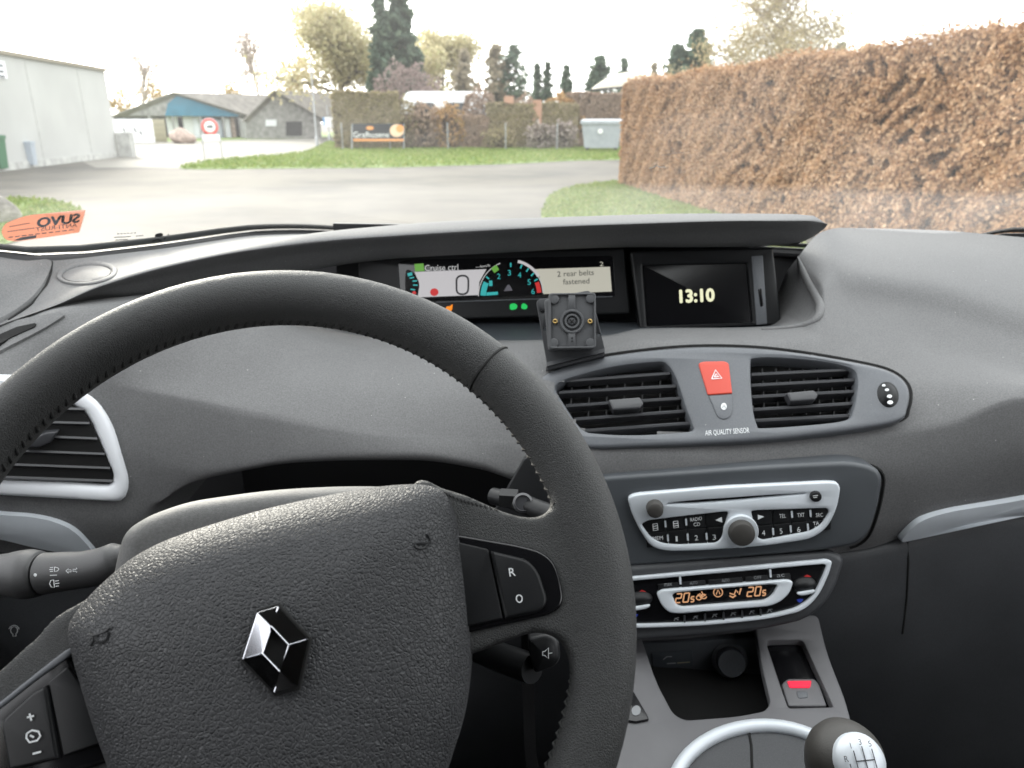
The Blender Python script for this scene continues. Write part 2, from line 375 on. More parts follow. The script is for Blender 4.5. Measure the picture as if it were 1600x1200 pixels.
M['grass'] = mat('grass', (.11, .17, .04), .9, vary=(3.0, 0, (.19, .25, .07)), bump=(40, .8, .03))
M['blade'] = leaf_mat('grass_blade', [(.10, .16, .03), (.20, .27, .07), (.27, .28, .11)], .8, .3)
def sheet(name, px, mt, z, **kw):
    P = [at_z(x, y, z) for x, y in px]; f = [tuple(t) for t in tessellate_polygon([[Vector((p[0], p[1], 0)) for p in P]])]
    o = obj(name, P, f, mt, smooth=False); tag(o, kind='structure')
    for k_, v_ in kw.items(): o[k_] = v_
    return o
g = MB().add([(-400, -60, 0), (400, -60, 0), (400, 700, 0), (-400, 700, 0)], [(0, 1, 2, 3)]).build('ground', M['asphalt'], smooth=False)
tag(g, 'worn asphalt yard with pale and grey patches in front of the car', kind='structure')
sheet('driveway', [(150, 262), (300, 262), (345, 250), (470, 239), (500, 226), (502, 215), (350, 219), (190, 222), (60, 224)], M['drive'], .004, label='pale gravel drive between the white building and the sheds')
GR1 = spline([(285, 264), (330, 252), (400, 246), (470, 239), (497, 230), (515, 221), (530, 224), (640, 231), (800, 231), (980, 231), (990, 248), (900, 251), (800, 256), (700, 259), (600, 262), (450, 263)], 4)
sheet('grass_verge', GR1, M['grass'], .008, label='long green grass verge along the far garden hedge')
GR2 = spline([(848, 345), (850, 325), (862, 305), (900, 292), (945, 286), (990, 284), (1040, 288), (1200, 330), (1260, 380), (1200, 400), (1000, 395), (880, 375)], 4)
sheet('lawn', GR2, M['grass'], .012, label='curved corner of lawn in front of the brown beech hedge')
GR3 = spline([(-160, 330), (-60, 318), (30, 312), (80, 315), (125, 328), (120, 345), (40, 372), (-160, 420)], 4)
sheet('grass_patch', GR3, M['grass'], .012, label='small patch of grass around the boulder at left')
sheet('far_lawn', [(130, 223), (300, 221), (350, 219), (505, 215.5), (620, 214), (620, 206), (130, 206)], M['grass'], .009, label='strip of grass in front of the sheds')
def leaves(name, C, size, mt, parent=None, nrm=None, jit=.9, kind='stuff', label=None, aspect=1.5, seed=1):
    rg = np.random.default_rng(seed); C = np.asarray(C, float); N = len(C); size = np.broadcast_to(size, (N,)) * rg.uniform(.65, 1.35, N)
    a = rg.normal(size=(N, 3)); a /= np.linalg.norm(a, axis=1, keepdims=True)
    if nrm is not None: a = nrm + a * jit; a /= np.linalg.norm(a, axis=1, keepdims=True)
    h = rg.normal(size=(N, 3)); u = np.cross(a, h); u /= np.linalg.norm(u, axis=1, keepdims=True); v = np.cross(a, u)
    u *= size[:, None] * .5; v *= size[:, None] * .5 * aspect
    bend = a * (size * rg.uniform(-.15, .3, N))[:, None]
    V = np.stack([C - v, C + u * .95 + bend, C + v, C - u * .95 + bend], 1).reshape(-1, 3)
    c = (V.min(0) + V.max(0)) / 2; V = V - c
    me = bpy.data.meshes.new(name); me.vertices.add(4 * N); me.vertices.foreach_set('co', V.ravel())
    me.loops.add(4 * N); me.loops.foreach_set('vertex_index', np.arange(4 * N)); me.polygons.add(N)
    me.polygons.foreach_set('loop_start', np.arange(N) * 4); me.update(calc_edges=True)
    return link(name, me, c, mt, parent, smooth=False, kind=kind, label=label)
def blades(name, px_poly, n, h, seed, lab):
    P = np.array([at_z(x, y, 0)[:2] for x, y in px_poly]); rg = np.random.default_rng(seed); lo, hi = P.min(0), P.max(0); out = []
    X = rg.uniform(lo, hi, (n * 4, 2)); ins = np.zeros(len(X), bool); j = len(P) - 1
    for i in range(len(P)):
        c = ((P[i, 1] > X[:, 1]) != (P[j, 1] > X[:, 1])) & (X[:, 0] < (P[j, 0] - P[i, 0]) * (X[:, 1] - P[i, 1]) / (P[j, 1] - P[i, 1] + 1e-12) + P[i, 0]); ins ^= c; j = i
    X = X[ins][:n]; C = np.c_[X, rg.uniform(.01, h, len(X))]
    o = leaves(name, C, h * .5, M['blade'], nrm=np.array([[0, -.6, .2]]), jit=.8, aspect=3.2, seed=seed, label=lab); o['category'] = 'grass'
blades('grass_blades', GR2, 16000, .05, 3, 'short grass blades on the lawn corner by the beech hedge')
blades('grass_blades', GR1, 22000, .09, 4, 'tufty grass blades on the verge below the garden hedge')
blades('grass_blades', GR3, 4000, .06, 5, 'grass blades round the boulder at left')

# ---- beech hedge on the right
M['beech'] = leaf_mat('beech_leaf', [(.19, .093, .042), (.34, .187, .089), (.44, .265, .137), (.56, .38, .23), (.27, .148, .07)], .6, .3)
M['twig'] = mat('twig', (.07, .05, .04), .9, bump=(60, .5, .01))
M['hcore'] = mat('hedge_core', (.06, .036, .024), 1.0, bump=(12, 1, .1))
M['bark'] = mat('bark', (.20, .17, .14), .9, vary=(8, .4), bump=(30, .8, .02))
M['bark_pale'] = mat('birch_bark', (.35, .30, .25), .8, vary=(3, .5))
def hedge(name, a, b, h, th, n, mt, lab, size, seed, batter=0.0):
    a, b = np.array(a, float), np.array(b, float); d = unit(np.r_[b - a, 0])[:2]; nn = np.array([-d[1], d[0]])
    if nn @ (CAM[:2] - a) < 0: nn = -nn
    L = np.linalg.norm(b - a); rg = np.random.default_rng(seed); rt = empty(name, (*((a + b) / 2), 0), lab, 'hedge')
    def bulge(s, z): return .03 * np.sin(s * 1.7 + 1) * np.sin(z * 2.3 + s) + .02 * np.sin(s * 4.1 + z * 3) + .02 * np.sin(s * 9.3 - z * 7)
    k1 = int(n * .78); s = rg.uniform(0, L, k1); z = rg.uniform(.02, h, k1); dep = rg.exponential(.07, k1) - .06
    hole = np.sin(s * 11.3 + 3 * np.sin(z * 5.1 + s)) * np.sin(z * 13.7 + 2 * np.sin(s * 6.3)) + .5 * np.sin(s * 2.1 + z * 1.7); dep += np.where(hole > .75, .10, 0)
    off = bulge(s, z) - dep + batter * (1 - z / h) ** 1.5 * np.clip(s / 4, 0, 1); P = a + d * s[:, None] + nn * off[:, None]; P = np.c_[P, z + .05 * np.sin(s * 5)]; Nn = np.tile(np.r_[nn, .3], (k1, 1))
    k2 = int(n * .14); s2 = rg.uniform(0, L, k2); t2 = rg.uniform(-th, .05, k2); z2 = h + rg.normal(0, .035, k2) + .04 * np.sin(s2 * 2.3) + np.where(rg.uniform(size=k2) > .97, .08, 0)
    P2 = np.c_[a + d * s2[:, None] + nn * t2[:, None], z2]; N2 = np.tile([0, 0, 1.], (k2, 1))
    k3 = n - k1 - k2; t3 = rg.uniform(-th, .05, k3); z3 = rg.uniform(.02, h, k3); e = b if np.linalg.norm(b - CAM[:2]) > np.linalg.norm(a - CAM[:2]) else a; sg = 1 if e is b else -1
    P3 = np.c_[e + d * sg * rg.normal(.03, .05, k3)[:, None] + nn * t3[:, None], z3]; N3 = np.tile(np.r_[d * sg, .2], (k3, 1))
    leaves('foliage', np.r_[P, P2, P3], size, mt, rt, nrm=np.r_[Nn, N2, N3], jit=.8, seed=seed)
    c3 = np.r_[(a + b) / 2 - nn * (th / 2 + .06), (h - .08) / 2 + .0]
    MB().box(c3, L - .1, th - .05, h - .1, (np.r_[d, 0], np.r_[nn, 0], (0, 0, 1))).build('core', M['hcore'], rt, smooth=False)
    mb = MB()
    for i in range(int(L * 14)):
        s0 = rg.uniform(0, L); p = np.r_[a + d * s0 - nn * rg.uniform(0, .12), 0.02]; q = p + np.r_[d * rg.normal(0, .2), h * rg.uniform(.6, .98)] + np.r_[nn * rg.uniform(-.05, .08), 0]
        mb.tube([p, (p + q) / 2 + np.r_[d * rg.normal(0, .08), 0], q], [.012, .009, .004], 4)
    mb.build('twigs', M['twig'], rt, kind='stuff'); return rt
hedge('beech_hedge', (.2, 16.75), (5.6, .8), 2.05, 1.1, 230000, M['beech'], 'tall clipped beech hedge of dry brown leaves filling the right side', .037, 11, .42)

# ---- white building at left
M['white_wall'] = mat('white_render', (.42, .42, .405), .85, vary=(.6, .06), bump=(40, .3, .004))
M['flash'] = mat('roof_flashing', (.22, .19, .14), .6)
M['concrete'] = mat('concrete', (.42, .42, .40), .9, vary=(4, .2))
A = at_z(0, 268, 0); B = at_z(186, 245, 0); dAB = unit(B - A); hB = height_at(B, 163, 112); nAB = np.array([dAB[1], -dAB[0], 0])
if nAB @ (CAM - B) < 0: nAB = -nAB
Bx = B; Ax = B - dAB * 26; rt = empty('white_building', tuple((Ax + Bx) / 2), 'long low white rendered building with dark roof edge at left', 'building')
ctr = (Ax + Bx) / 2 - nAB * 5
MB().box(ctr + (0, 0, hB / 2), 26, 10, hB, (dAB, nAB, (0, 0, 1))).build('wall', M['white_wall'], rt, smooth=False)
MB().box(ctr + (0, 0, hB + .06), 26.16, 10.16, .12, (dAB, nAB, (0, 0, 1))).build('roof_flashing', M['flash'], rt, smooth=False)
MB().box(ctr + (0, 0, .10), 26.06, 10.06, .2, (dAB, nAB, (0, 0, 1))).build('plinth', M['concrete'], rt, smooth=False)
for s_ in (2.6, 6.4, 10.5, 14.6): MB().box(Bx - dAB * s_ + nAB * .003 + (0, 0, hB / 2), .035, .02, hB - .1, (dAB, nAB, (0, 0, 1))).build('panel_joint', M['concrete'], rt, smooth=False)
MB().box(Bx + dAB * .10 + nAB * .3 + (0, 0, .45), .5, .5, .9, (dAB, nAB, (0, 0, 1))).build('corner_block', M['concrete'], rt, smooth=False)
WB = Plane(A + nAB * .02, nAB); M['poster'] = mat('poster', (.75, .77, .8), .6); M['ink'] = mat('ink', (.03, .03, .035), .6)
ps = decal('poster', [(-45, 86), (7, 96), (12, 123), (-42, 118)], WB, M['poster'], None, lift=.01, t=.015); tag(ps, 'white poster high on the white building wall', 'poster')
strokes('lettering', [[(-30, 98), (5, 103)], [(-30, 108), (6, 112)], [(-28, 114), (8, 120)]], WB, .05, M['ink'], ps, lift=.02)
M['gbin'] = mat('green_plastic', (.03, .13, .06), .5); M['bbin'] = mat('blue_grey_plastic', (.36, .40, .45), .5); M['rub'] = mat('rubber', (.02, .02, .02), .7)
def wheelie(name, base, wd, h, mt, lab, ax):
    r_ = empty(name, tuple(base), lab, 'bin'); X = unit(ax); Y = np.array([-X[1], X[0], 0]); base = np.asarray(base, float)
    v = []
    for z, s in ((.08, .82), (h * .9, 1.0)):
        for i, j in ((-1, -1), (1, -1), (1, 1), (-1, 1)): v.append(base + X * wd / 2 * s * i + Y * wd * .5 * s * j + (0, 0, z))
    MB().add(v, [(0, 1, 5, 4), (1, 2, 6, 5), (2, 3, 7, 6), (3, 0, 4, 7), (3, 2, 1, 0), (4, 5, 6, 7)]).build('body', mt, r_, smooth=False)
    MB().box(base + (0, 0, h * .95), wd * 1.08, wd * 1.1, h * .1, (X, Y, (0, 0, 1))).build('lid', mt, r_, smooth=False)
    for sg in (-1, 1): MB().lathe(base + X * sg * wd * .42 + Y * wd * .4 + (0, 0, .1), X, [(.1, -.03), (.1, .03)], 14).build('wheel', M['rub'], r_)
wheelie('wheelie_bin', at_z(-22, 268, 0) + nAB * .3, .5, .95, M['gbin'], 'green wheelie bin against the white building', dAB)
wheelie('litter_bin', at_z(48, 262, 0) + nAB * .05, .28, .75, M['bbin'], 'small blue-grey bin against the white building', dAB)

# ---- boulders
M['rock'] = mat('rock', (.24, .225, .20), .9, vary=(5, .4), bump=(14, .8, .05)); M['rock_pink'] = mat('rock_pink', (.40, .31, .26), .9, vary=(5, .3), bump=(14, .8, .05))
def boulder(name, c, r, mt, lab, seed, h=.8):
    bm = bmesh.new(); bmesh.ops.create_icosphere(bm, subdivisions=4, radius=1); rg = random.Random(seed); ks = [(Vector((rg.gauss(0, 1), rg.gauss(0, 1), rg.gauss(0, 1))), rg.uniform(0, 6), rg.uniform(.03, .1)) for _ in range(10)]
    for v in bm.verts:
        d = 1 + sum(a * math.sin(k.dot(v.co) * 1.6 + p) for k, p, a in ks); v.co = Vector((v.co.x * r * d, v.co.y * r * d * .9, max(-.1, v.co.z * r * h * d + r * h * .55)))
    me = bpy.data.meshes.new(name); bm.to_mesh(me); bm.free(); o = link(name, me, c, mt); return tag(o, lab, 'boulder')
boulder('boulder', at_z(-6, 350, 0), .30, M['rock'], 'pale grey boulder on the grass at far left', 3)
boulder('boulder', at_z(287, 224, 0), .62, M['rock_pink'], 'pinkish boulder in front of the blue-gabled shed', 5)

# ---- sheds
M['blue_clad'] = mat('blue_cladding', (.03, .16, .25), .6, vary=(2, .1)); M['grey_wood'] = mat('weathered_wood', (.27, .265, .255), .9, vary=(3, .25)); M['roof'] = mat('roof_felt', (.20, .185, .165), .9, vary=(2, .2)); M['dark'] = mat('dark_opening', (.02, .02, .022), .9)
M['white_paint'] = mat('white_paint', (.7, .71, .7), .6); M['tan_wood'] = mat('tan_wood', (.28, .26, .18), .9, vary=(4, .2)); M['beige'] = mat('beige_wall', (.42, .35, .26), .9)
def gable(name, gl, gr, apex, base_y, dvec, lab, gable_mat, wall_mat, open_front, hgt_eave, hgt_apex):
    """gl, gr: ground pixel of the gable wall's two ends"""
    L, Rr = at_z(*gl, 0), at_z(*gr, 0); X = unit(Rr - L); n = np.array([X[1], -X[0], 0]); n = n if n @ (CAM - L) > 0 else -n; W = np.linalg.norm(Rr - L)
    rt = empty(name, tuple((L + Rr) / 2), lab, 'shed'); D = np.array([*dvec, 0.]); ap = L + X * W * apex
    e = (0, 0, hgt_eave); a = (0, 0, hgt_apex)
    MB().add([L + e, Rr + e, ap + a, L + e - n * .1, Rr + e - n * .1, ap + a - n * .1], [(0, 1, 2), (5, 4, 3), (0, 3, 4, 1), (1, 4, 5, 2), (2, 5, 3, 0)]).build('gable', gable_mat, rt, smooth=False)
    for p, q, nm in ((L, ap, 'roof'), (Rr, ap, 'roof')):
        o = unit((q + a) - (p + e)); up = np.cross(o, unit(D)); up = up if up[2] > 0 else -up; s0 = p + e - o * .35 + n * .4; s1 = q + a + n * .4
        v = [s0, s1, s1 + D, s0 + D]; v += [k - up * -.12 for k in v]
        MB().add(v, [(0, 1, 2, 3), (7, 6, 5, 4), (0, 4, 5, 1), (1, 5, 6, 2), (2, 6, 7, 3), (3, 7, 4, 0)]).build(nm, M['roof'], rt, smooth=False)
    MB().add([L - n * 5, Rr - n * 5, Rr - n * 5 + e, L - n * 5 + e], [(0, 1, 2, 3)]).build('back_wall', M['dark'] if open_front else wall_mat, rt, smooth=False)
    for p in (L, Rr): MB().add([p, p - n * 5, p - n * 5 + e, p + e], [(0, 1, 2, 3)]).build('side_wall', wall_mat, rt, smooth=False)
    if not open_front: MB().add([L, Rr, Rr + e, L + e], [(0, 1, 2, 3)]).build('front_wall', wall_mat, rt, smooth=False)
    return rt, L, Rr, X, n, W
s1, L, Rr, X, n, W = gable('open_shed', (183, 217), (392, 215), .44, 0, (9, 14), 'open-fronted shed with a blue gable and dark carport beneath', M['grey_wood'], M['grey_wood'], True, 1.75, height_at(at_z(280, 216, 0), 275, 145))
BL = Plane(L + n * .05, n); decal('blue_panel', [(258, 181), (262, 162), (276, 150), (300, 156), (340, 169), (374, 180), (372, 182)], BL, M['blue_clad'], s1, lift=.03, t=.05)
for t_ in (.25, .42, .62, .80, .985): MB().box(L + X * W * t_ + n * -.1 + (0, 0, .88), .16, .16, 1.76, (X, n, (0, 0, 1))).build('post', M['grey_wood'] if t_ < .9 else M['beige'], s1, smooth=False)
for x0, x1, y0, y1, mt, lab in ((267, 281, 178, 206, 'white_paint', 'white cabinet in the open shed behind the stone'), (294, 307, 183, 213, 'white_paint', 'tall white board leaning in the open shed'), (309, 322, 186, 214, 'poster', 'pale freezer in the open shed beside the round sign'), (346, 356, 190, 213, 'bbin', 'blue barrel in the open shed right of the round sign'), (360, 370, 188, 213, 'poster', 'white sack in the open shed'), (374, 380, 186, 214, 'rock_pink', 'rusty red drum at the right end of the open shed')):
    p = L + X * ((at_z((x0 + x1) / 2, 216, 0) - L) @ X) - n * 1.0; wd = (x1 - x0) * 67 / FPX; h_ = (214 - y0) * 67 / FPX
    c = p + (0, 0, h_ / 2); mb = MB().box(c, wd, .6, h_, (X, n, (0, 0, 1))).box(c + (0, 0, h_ / 2 + .02), wd * 1.06, .64, .05, (X, n, (0, 0, 1))).box(c + n * .31, wd * .8, .03, h_ * .8, (X, n, (0, 0, 1)))
    tag(mb.build('stored_item', M[mt], smooth=False), lab, 'storage', 'things stored in the open shed')
s2, L2, R2, X2, n2, W2 = gable('grey_shed', (386, 217), (503, 216), .40, 0, (5, 12), 'grey weathered shed with a steep gable right of the blue shed', M['grey_wood'], M['grey_wood'], False, 1.5, height_at(at_z(432, 217, 0), 430, 142))
G2 = Plane(L2 + n2 * .02, n2)
decal('door', [(447, 190), (472, 190), (472, 212), (447, 212)], G2, M['dark'], s2, lift=.03, t=.05)
decal('window', [(415, 187), (432, 187), (432, 197), (415, 197)], G2, M['poster'], s2, lift=.03, t=.05)
def board_fence(name, x0, x1, ytop, ybase, n_, mt, lab):
    a, b = at_z(x0, ybase, 0), at_z(x1, ybase, 0); X = unit(b - a); n = np.array([X[1], -X[0], 0]); W = np.linalg.norm(b - a); h = height_at(a, x0, ytop); rt = empty(name, tuple((a + b) / 2), lab, 'fence')
    for i in range(n_): MB().box(a + X * W * (i + .5) / n_ + n * .01 * (i % 2) + (0, 0, h / 2), W / n_ * .96, .03, h * (1 + .01 * ((i * 7) % 3)), (X, n, (0, 0, 1))).build('board', mt, rt, smooth=False)
    for z in (.3, h - .3): MB().box((a + b) / 2 - n * .05 + (0, 0, z), W, .04, .08, (X, n, (0, 0, 1))).build('rail', mt, rt, smooth=False)
    return rt, Plane(a + n * .04, n if n @ (CAM - a) > 0 else -n)
wf, WF = board_fence('white_fence', 182, 243, 186, 223, 9, M['white_paint'], 'white board fence with dark graffiti marks beside the white building')
for L_ in ([(192, 200), (195, 206)], [(201, 206), (205, 211), (203, 212)], [(209, 200), (213, 207)], [(218, 205), (222, 210)]): strokes('graffiti', [L_], WF, .08, M['ink'], wf, lift=.03)
board_fence('tan_fence', 240, 262, 186, 222, 5, M['tan_wood'], 'weathered tan board fence right of the white fence')

# ---- round traffic sign
M['galv'] = mat('galvanised_steel', (.36, .37, .38), .45, .7); M['sign_red'] = mat('sign_red', (.62, .09, .07), .4); M['sign_white'] = mat('sign_white', (.75, .75, .74), .4)
sb = at_z(334, 248, 0); hh = 34 / FPX * np.linalg.norm(sb - CAM); rt = empty('traffic_sign', tuple(sb), 'round red-rimmed vehicle ban sign on two posts at the drive entrance', 'sign')
sn = unit([CAM[0] - sb[0], CAM[1] - sb[1], 0]); SP = Plane(sb + sn * .04, sn); sx = SP.ex
sw = 11.5 / FPX * np.linalg.norm(sb - CAM); ztop = height_at(sb, 333, 185)
for sg in (-1, 1): MB().tube([sb + sx * sw * sg, sb + sx * sw * sg + (0, 0, ztop - sw), *[sb + sx * sw * sg * math.cos(a) + (0, 0, ztop - sw + sw * math.sin(a)) for a in np.linspace(.2, math.pi / 2, 6)]], .025, 8).build('post', M['galv'], rt)
zc = height_at(sb, 333, 198); rr_ = 11 / FPX * np.linalg.norm(sb - CAM)
def disc(name, r, lift, mt, t=.01): a = np.linspace(0, 2 * np.pi, 28, endpoint=False); return plate(name, [(r * math.cos(q), zc - SP.o[2] + r * math.sin(q)) for q in a], SP, t, mt, rt, rnd=.001, lift=lift, uv=True)
disc('red_rim', rr_, 0.0, M['sign_red'], .02); disc('white_disc', rr_ * .66, .006, M['sign_white'])
tz = zc - SP.o[2]; tk = rr_ * .36
plate('truck_symbol', [(-tk, tz - .3 * tk), (-.55 * tk, tz - .3 * tk), (-.55 * tk, tz - .5 * tk), (-.3 * tk, tz - .5 * tk), (-.3 * tk, tz - .3 * tk), (.5 * tk, tz - .3 * tk), (.5 * tk, tz - .5 * tk), (.8 * tk, tz - .5 * tk), (tk, tz - .3 * tk), (tk, tz + .45 * tk), (-.4 * tk, tz + .45 * tk), (-.4 * tk, tz + .2 * tk), (-tk, tz + .2 * tk)], SP, .004, M['ink'], rt, rnd=.0005, lift=.011, uv=True)
plate('sub_plate', [(-sw, height_at(sb, 333, 220) - SP.o[2]), (sw, height_at(sb, 333, 220) - SP.o[2]), (sw, height_at(sb, 333, 210) - SP.o[2]), (-sw, height_at(sb, 333, 210) - SP.o[2])], SP, .01, M['sign_white'], rt, rnd=.002, lift=.002, uv=True)

# ---- poles by the verge corner
def pole(name, base_px, top_px, r, lab, extra=None):
    b = at_z(*base_px, 0); h = height_at(b, *top_px); rt = empty(name, tuple(b), lab, 'pole')
    MB().tube([b, b + (0, 0, h * .5), b + (0, 0, h)], [r, r * .85, r * .6], 10).build('post', M['galv'], rt); MB().lathe(b, (0, 0, 1), [(r * 1.7, 0), (r * 1.7, .5), (r * 1.1, .6)], 10).build('sleeve', M['galv'], rt)
    return rt, b, h
p1, b1, h1 = pole('flag_pole', (496, 230), (484, 92), .05, 'tall thin grey pole at the end of the verge')
p2, b2, h2 = pole('sign_post', (515, 221), (505, 164), .05, 'short grey post with small blue and white plates behind the tall pole')
pn = unit([CAM[0] - b2[0], CAM[1] - b2[1], 0]); PP = Plane(b2 + pn * .08, pn); M['blue_sign'] = mat('blue_sign', (.08, .25, .5), .4)
decal('blue_plate', [(504, 183), (511, 183), (512, 196), (505, 196)], PP, M['blue_sign'], p2, t=.02); decal('white_plate', [(507, 183), (519, 183), (520, 198), (508, 198)], PP, M['sign_white'], p2, lift=.03, t=.02)

# ---- trees
def tube_tree(base, h, spread, lv, rg, r0, nb=7, up=.5, start=.3):
    """tapered trunk and limbs; returns mesh builder and twig tips"""
    mb = MB(); tips = []
    def grow(p, d, L, r, k):
        m = 4; pts = [p]; q = p
        for i in range(m):
            d = unit(d + rg.normal(0, .13, 3) + np.array([0, 0, .06 * up])); q = q + d * L / m; pts.append(q)
        mb.tube(pts, np.linspace(r, r * .45, m + 1), 6 if k < 2 else 4, cap=False)
        if k >= lv: tips.extend(pts[2:]); return
        cnt = nb if k == 0 else rg.integers(3, 6)
        for c in range(cnt):
            t = start + (1 - start) * (c + rg.uniform(.1, .9)) / cnt if k == 0 else rg.uniform(.35, 1); x = t * m; i = min(int(x), m - 1); s = pts[i] + (pts[i + 1] - pts[i]) * (x - i)
            az = rg.uniform(0, 6.28); side = np.array([math.cos(az), math.sin(az), 0]); nd = unit(d * up + side * spread + rg.normal(0, .2, 3))
            grow(s, nd, L * rg.uniform(.38, .6) * (1.15 - .5 * t if k == 0 else 1), r * .5, k + 1)
    grow(np.asarray(base, float), np.array([0, 0, 1.]), h * .8, r0, 0)
    return mb, np.array(tips)
def broad_tree(name, bpx, dist, top_px, lab, mt, seed, n=2500, size=.16, spread=.9, lv=3, bark='bark', cat='tree', up=.6, nb=8, spreadleaf=.35, start=.3, r=None, sc=1.0):
    rg = np.random.default_rng(seed); d = ray(*bpx); b = CAM + d * (dist / math.hypot(d[0], d[1])); b[2] = 0; h = height_at(b, *top_px); rt = empty(name, tuple(b), lab, 'tree')
    mb, tips = tube_tree(b, h * sc, spread, lv, rg, r or h * .016, nb, up, start); top = tips[:, 2].max(); k = h / top
    mb.v = [(b[0] + (v[0] - b[0]) * k, b[1] + (v[1] - b[1]) * k, v[2] * k) for v in mb.v]; tips = np.c_[b[0] + (tips[:, 0] - b[0]) * k, b[1] + (tips[:, 1] - b[1]) * k, tips[:, 2] * k]
    mb.build('trunk', M[bark], rt)
    if n:
        C = tips[rg.integers(0, len(tips), n)] + rg.normal(0, spreadleaf, (n, 3)); leaves('crown', C, size, mt, rt, seed=seed)
    return rt
def conifer(name, bpx, dist, top_px, rad, lab, mt, seed, n=2600, sparse=0.0, size=.3, low=.08, power=.8):
    rg = np.random.default_rng(seed); d = ray(*bpx); b = CAM + d * (dist / math.hypot(d[0], d[1])); b[2] = 0; h = height_at(b, *top_px); rt = empty(name, tuple(b), lab, 'tree')
    mb = MB().tube([b, b + (0, 0, h * .5), b + (0, 0, h * .97)], [h * .014, h * .008, .02], 7); C = []; lv = int(10 + h * 1.6)
    for i in range(lv):
        t = low + (1 - low) * (i + .5) / lv; L = rad * (1 - t) ** power * rg.uniform(.75, 1.15); z = h * t; nb = int(rg.integers(5, 9))
        for c in range(nb):
            if rg.uniform() < sparse: continue
            a = rg.uniform(0, 6.28); l = L * rg.uniform(.6, 1.1); dr = np.array([math.cos(a), math.sin(a), -.28]); e = b + (0, 0, z) + dr * l; mb.tube([b + (0, 0, z), e], [.03, .01], 4, cap=False)
            m = max(3, int(n / lv / nb)); s = rg.uniform(.1, 1, m) ** .7; C.append(b + np.array([0, 0, z]) + dr * (l * s)[:, None] + rg.normal(0, .1 + .05 * l, (m, 3)) * [1, 1, .7])
    C.append(b + np.c_[rg.normal(0, .08, (40, 2)), rg.uniform(h * .93, h, 40)])
    mb.build('trunk', M['bark'], rt); leaves('crown', np.concatenate(C), size, mt, rt, seed=seed, aspect=1.8); return rt
M['willow'] = leaf_mat('willow_leaf', [(.42, .37, .20), (.54, .48, .29), (.60, .54, .36), (.44, .43, .22)], .7, .55)
M['larch'] = leaf_mat('tan_needle', [(.34, .29, .20), (.42, .36, .26), (.29, .26, .18)], .8, .4)
M['spruce'] = leaf_mat('spruce_needle', [(.07, .105, .075), (.105, .145, .10), (.13, .17, .11)], .8, .35)
M['purple'] = leaf_mat('purple_twig', [(.24, .18, .165), (.31, .24, .215), (.27, .21, .19)], .9, .4)
M['beige_twig'] = leaf_mat('beige_twig', [(.36, .30, .17), (.45, .38, .24), (.34, .30, .15)], .9, .3)
M['pale_twig'] = leaf_mat('pale_twig', [(.34, .28, .25), (.42, .35, .31), (.38, .32, .29)], .9, .35)
M['gold'] = leaf_mat('golden_leaf', [(.40, .29, .12), (.48, .36, .17), (.33, .25, .10)], .7, .5)
broad_tree('birch_tree', (216, 215), 80, (212, 55), 'slender bare birch behind the white building', M['pale_twig'], 21, 1600, .13, .5, 3, 'bark_pale', up=1.0, nb=11, spreadleaf=.4)
broad_tree('bare_tree', (428, 215), 85, (420, 36), 'bare pale grey tree rising behind the grey shed', M['pale_twig'], 22, 4200, .13, .62, 3, 'bark_pale', up=.9, nb=12, spreadleaf=.55, start=.4)
broad_tree('golden_tree', (250, 215), 95, (250, 130), 'low golden-leaved tree behind the open shed', M['gold'], 23, 900, .22, .8, 3, 'bark')
broad_tree('golden_tree', (195, 215), 100, (196, 140), 'low golden-leaved tree at the end of the white building', M['gold'], 33, 700, .22, .8, 3, 'bark')
broad_tree('golden_tree', (372, 215), 98, (385, 128), 'golden-leaved tree between the two sheds', M['gold'], 24, 700, .22, .8, 3, 'bark')
broad_tree('birch_tree', (476, 215), 75, (470, 90), 'thin golden birch behind the tall pole', M['gold'], 25, 900, .2, .6, 3, 'bark', up=.8)
broad_tree('willow_tree', (552, 222), 62, (550, 20), 'large yellow-green willow left of the tall spruces', M['willow'], 26, 18000, .17, 1.5, 3, 'bark', up=.6, nb=15, spreadleaf=.6, start=.42, r=.28)
broad_tree('willow_tree', (688, 222), 64, (684, 50), 'yellow-green willow behind and right of the tall spruces', M['willow'], 27, 9000, .2, 1.0, 3, 'bark', up=.55, nb=10, spreadleaf=.5, start=.25)
conifer('spruce_tree', (604, 222), 53, (600, -8), 1.5, 'narrow dark spruce, left of the tall pair', M['spruce'], 31, 2600, 0, .28, .1, .7)
conifer('spruce_tree', (632, 222), 54, (627, -26), 2.9, 'broad dark spruce, right of the tall pair', M['spruce'], 32, 5200, 0, .3, .1, .75)
conifer('larch_tree', (728, 222), 60, (728, 78), 2.6, 'grey-brown conical larch left of the caravan end', M['larch'], 34, 2200, .15, .25)
conifer('larch_tree', (776, 222), 62, (774, 70), 1.9, 'slim tan larch beside the sparse spruce', M['larch'], 35, 2400, .1, .25, .1, .45)
conifer('spruce_tree', (803, 222), 62, (802, 70), 2.4, 'sparse green spruce with gaps right of the tan larch', M['spruce'], 36, 1300, .35, .26, .2, .45)
conifer('spruce_tree', (838, 220), 80, (838, 100), 1.1, 'first of three small pointed far spruces', M['spruce'], 37, 900, .1, .28)
conifer('spruce_tree', (854, 220), 80, (853, 98), 1.4, 'second of three small pointed far spruces', M['spruce'], 38, 1000, 0, .28)
conifer('spruce_tree', (883, 220), 80, (882, 103), 1.7, 'third of three small pointed far spruces', M['spruce'], 39, 1200, 0, .28)
conifer('cypress_tree', (932, 220), 70, (933, 88), 2.1, 'dense oval green cypress above the grey container', M['spruce'], 40, 2600, 0, .26, .05, .45)
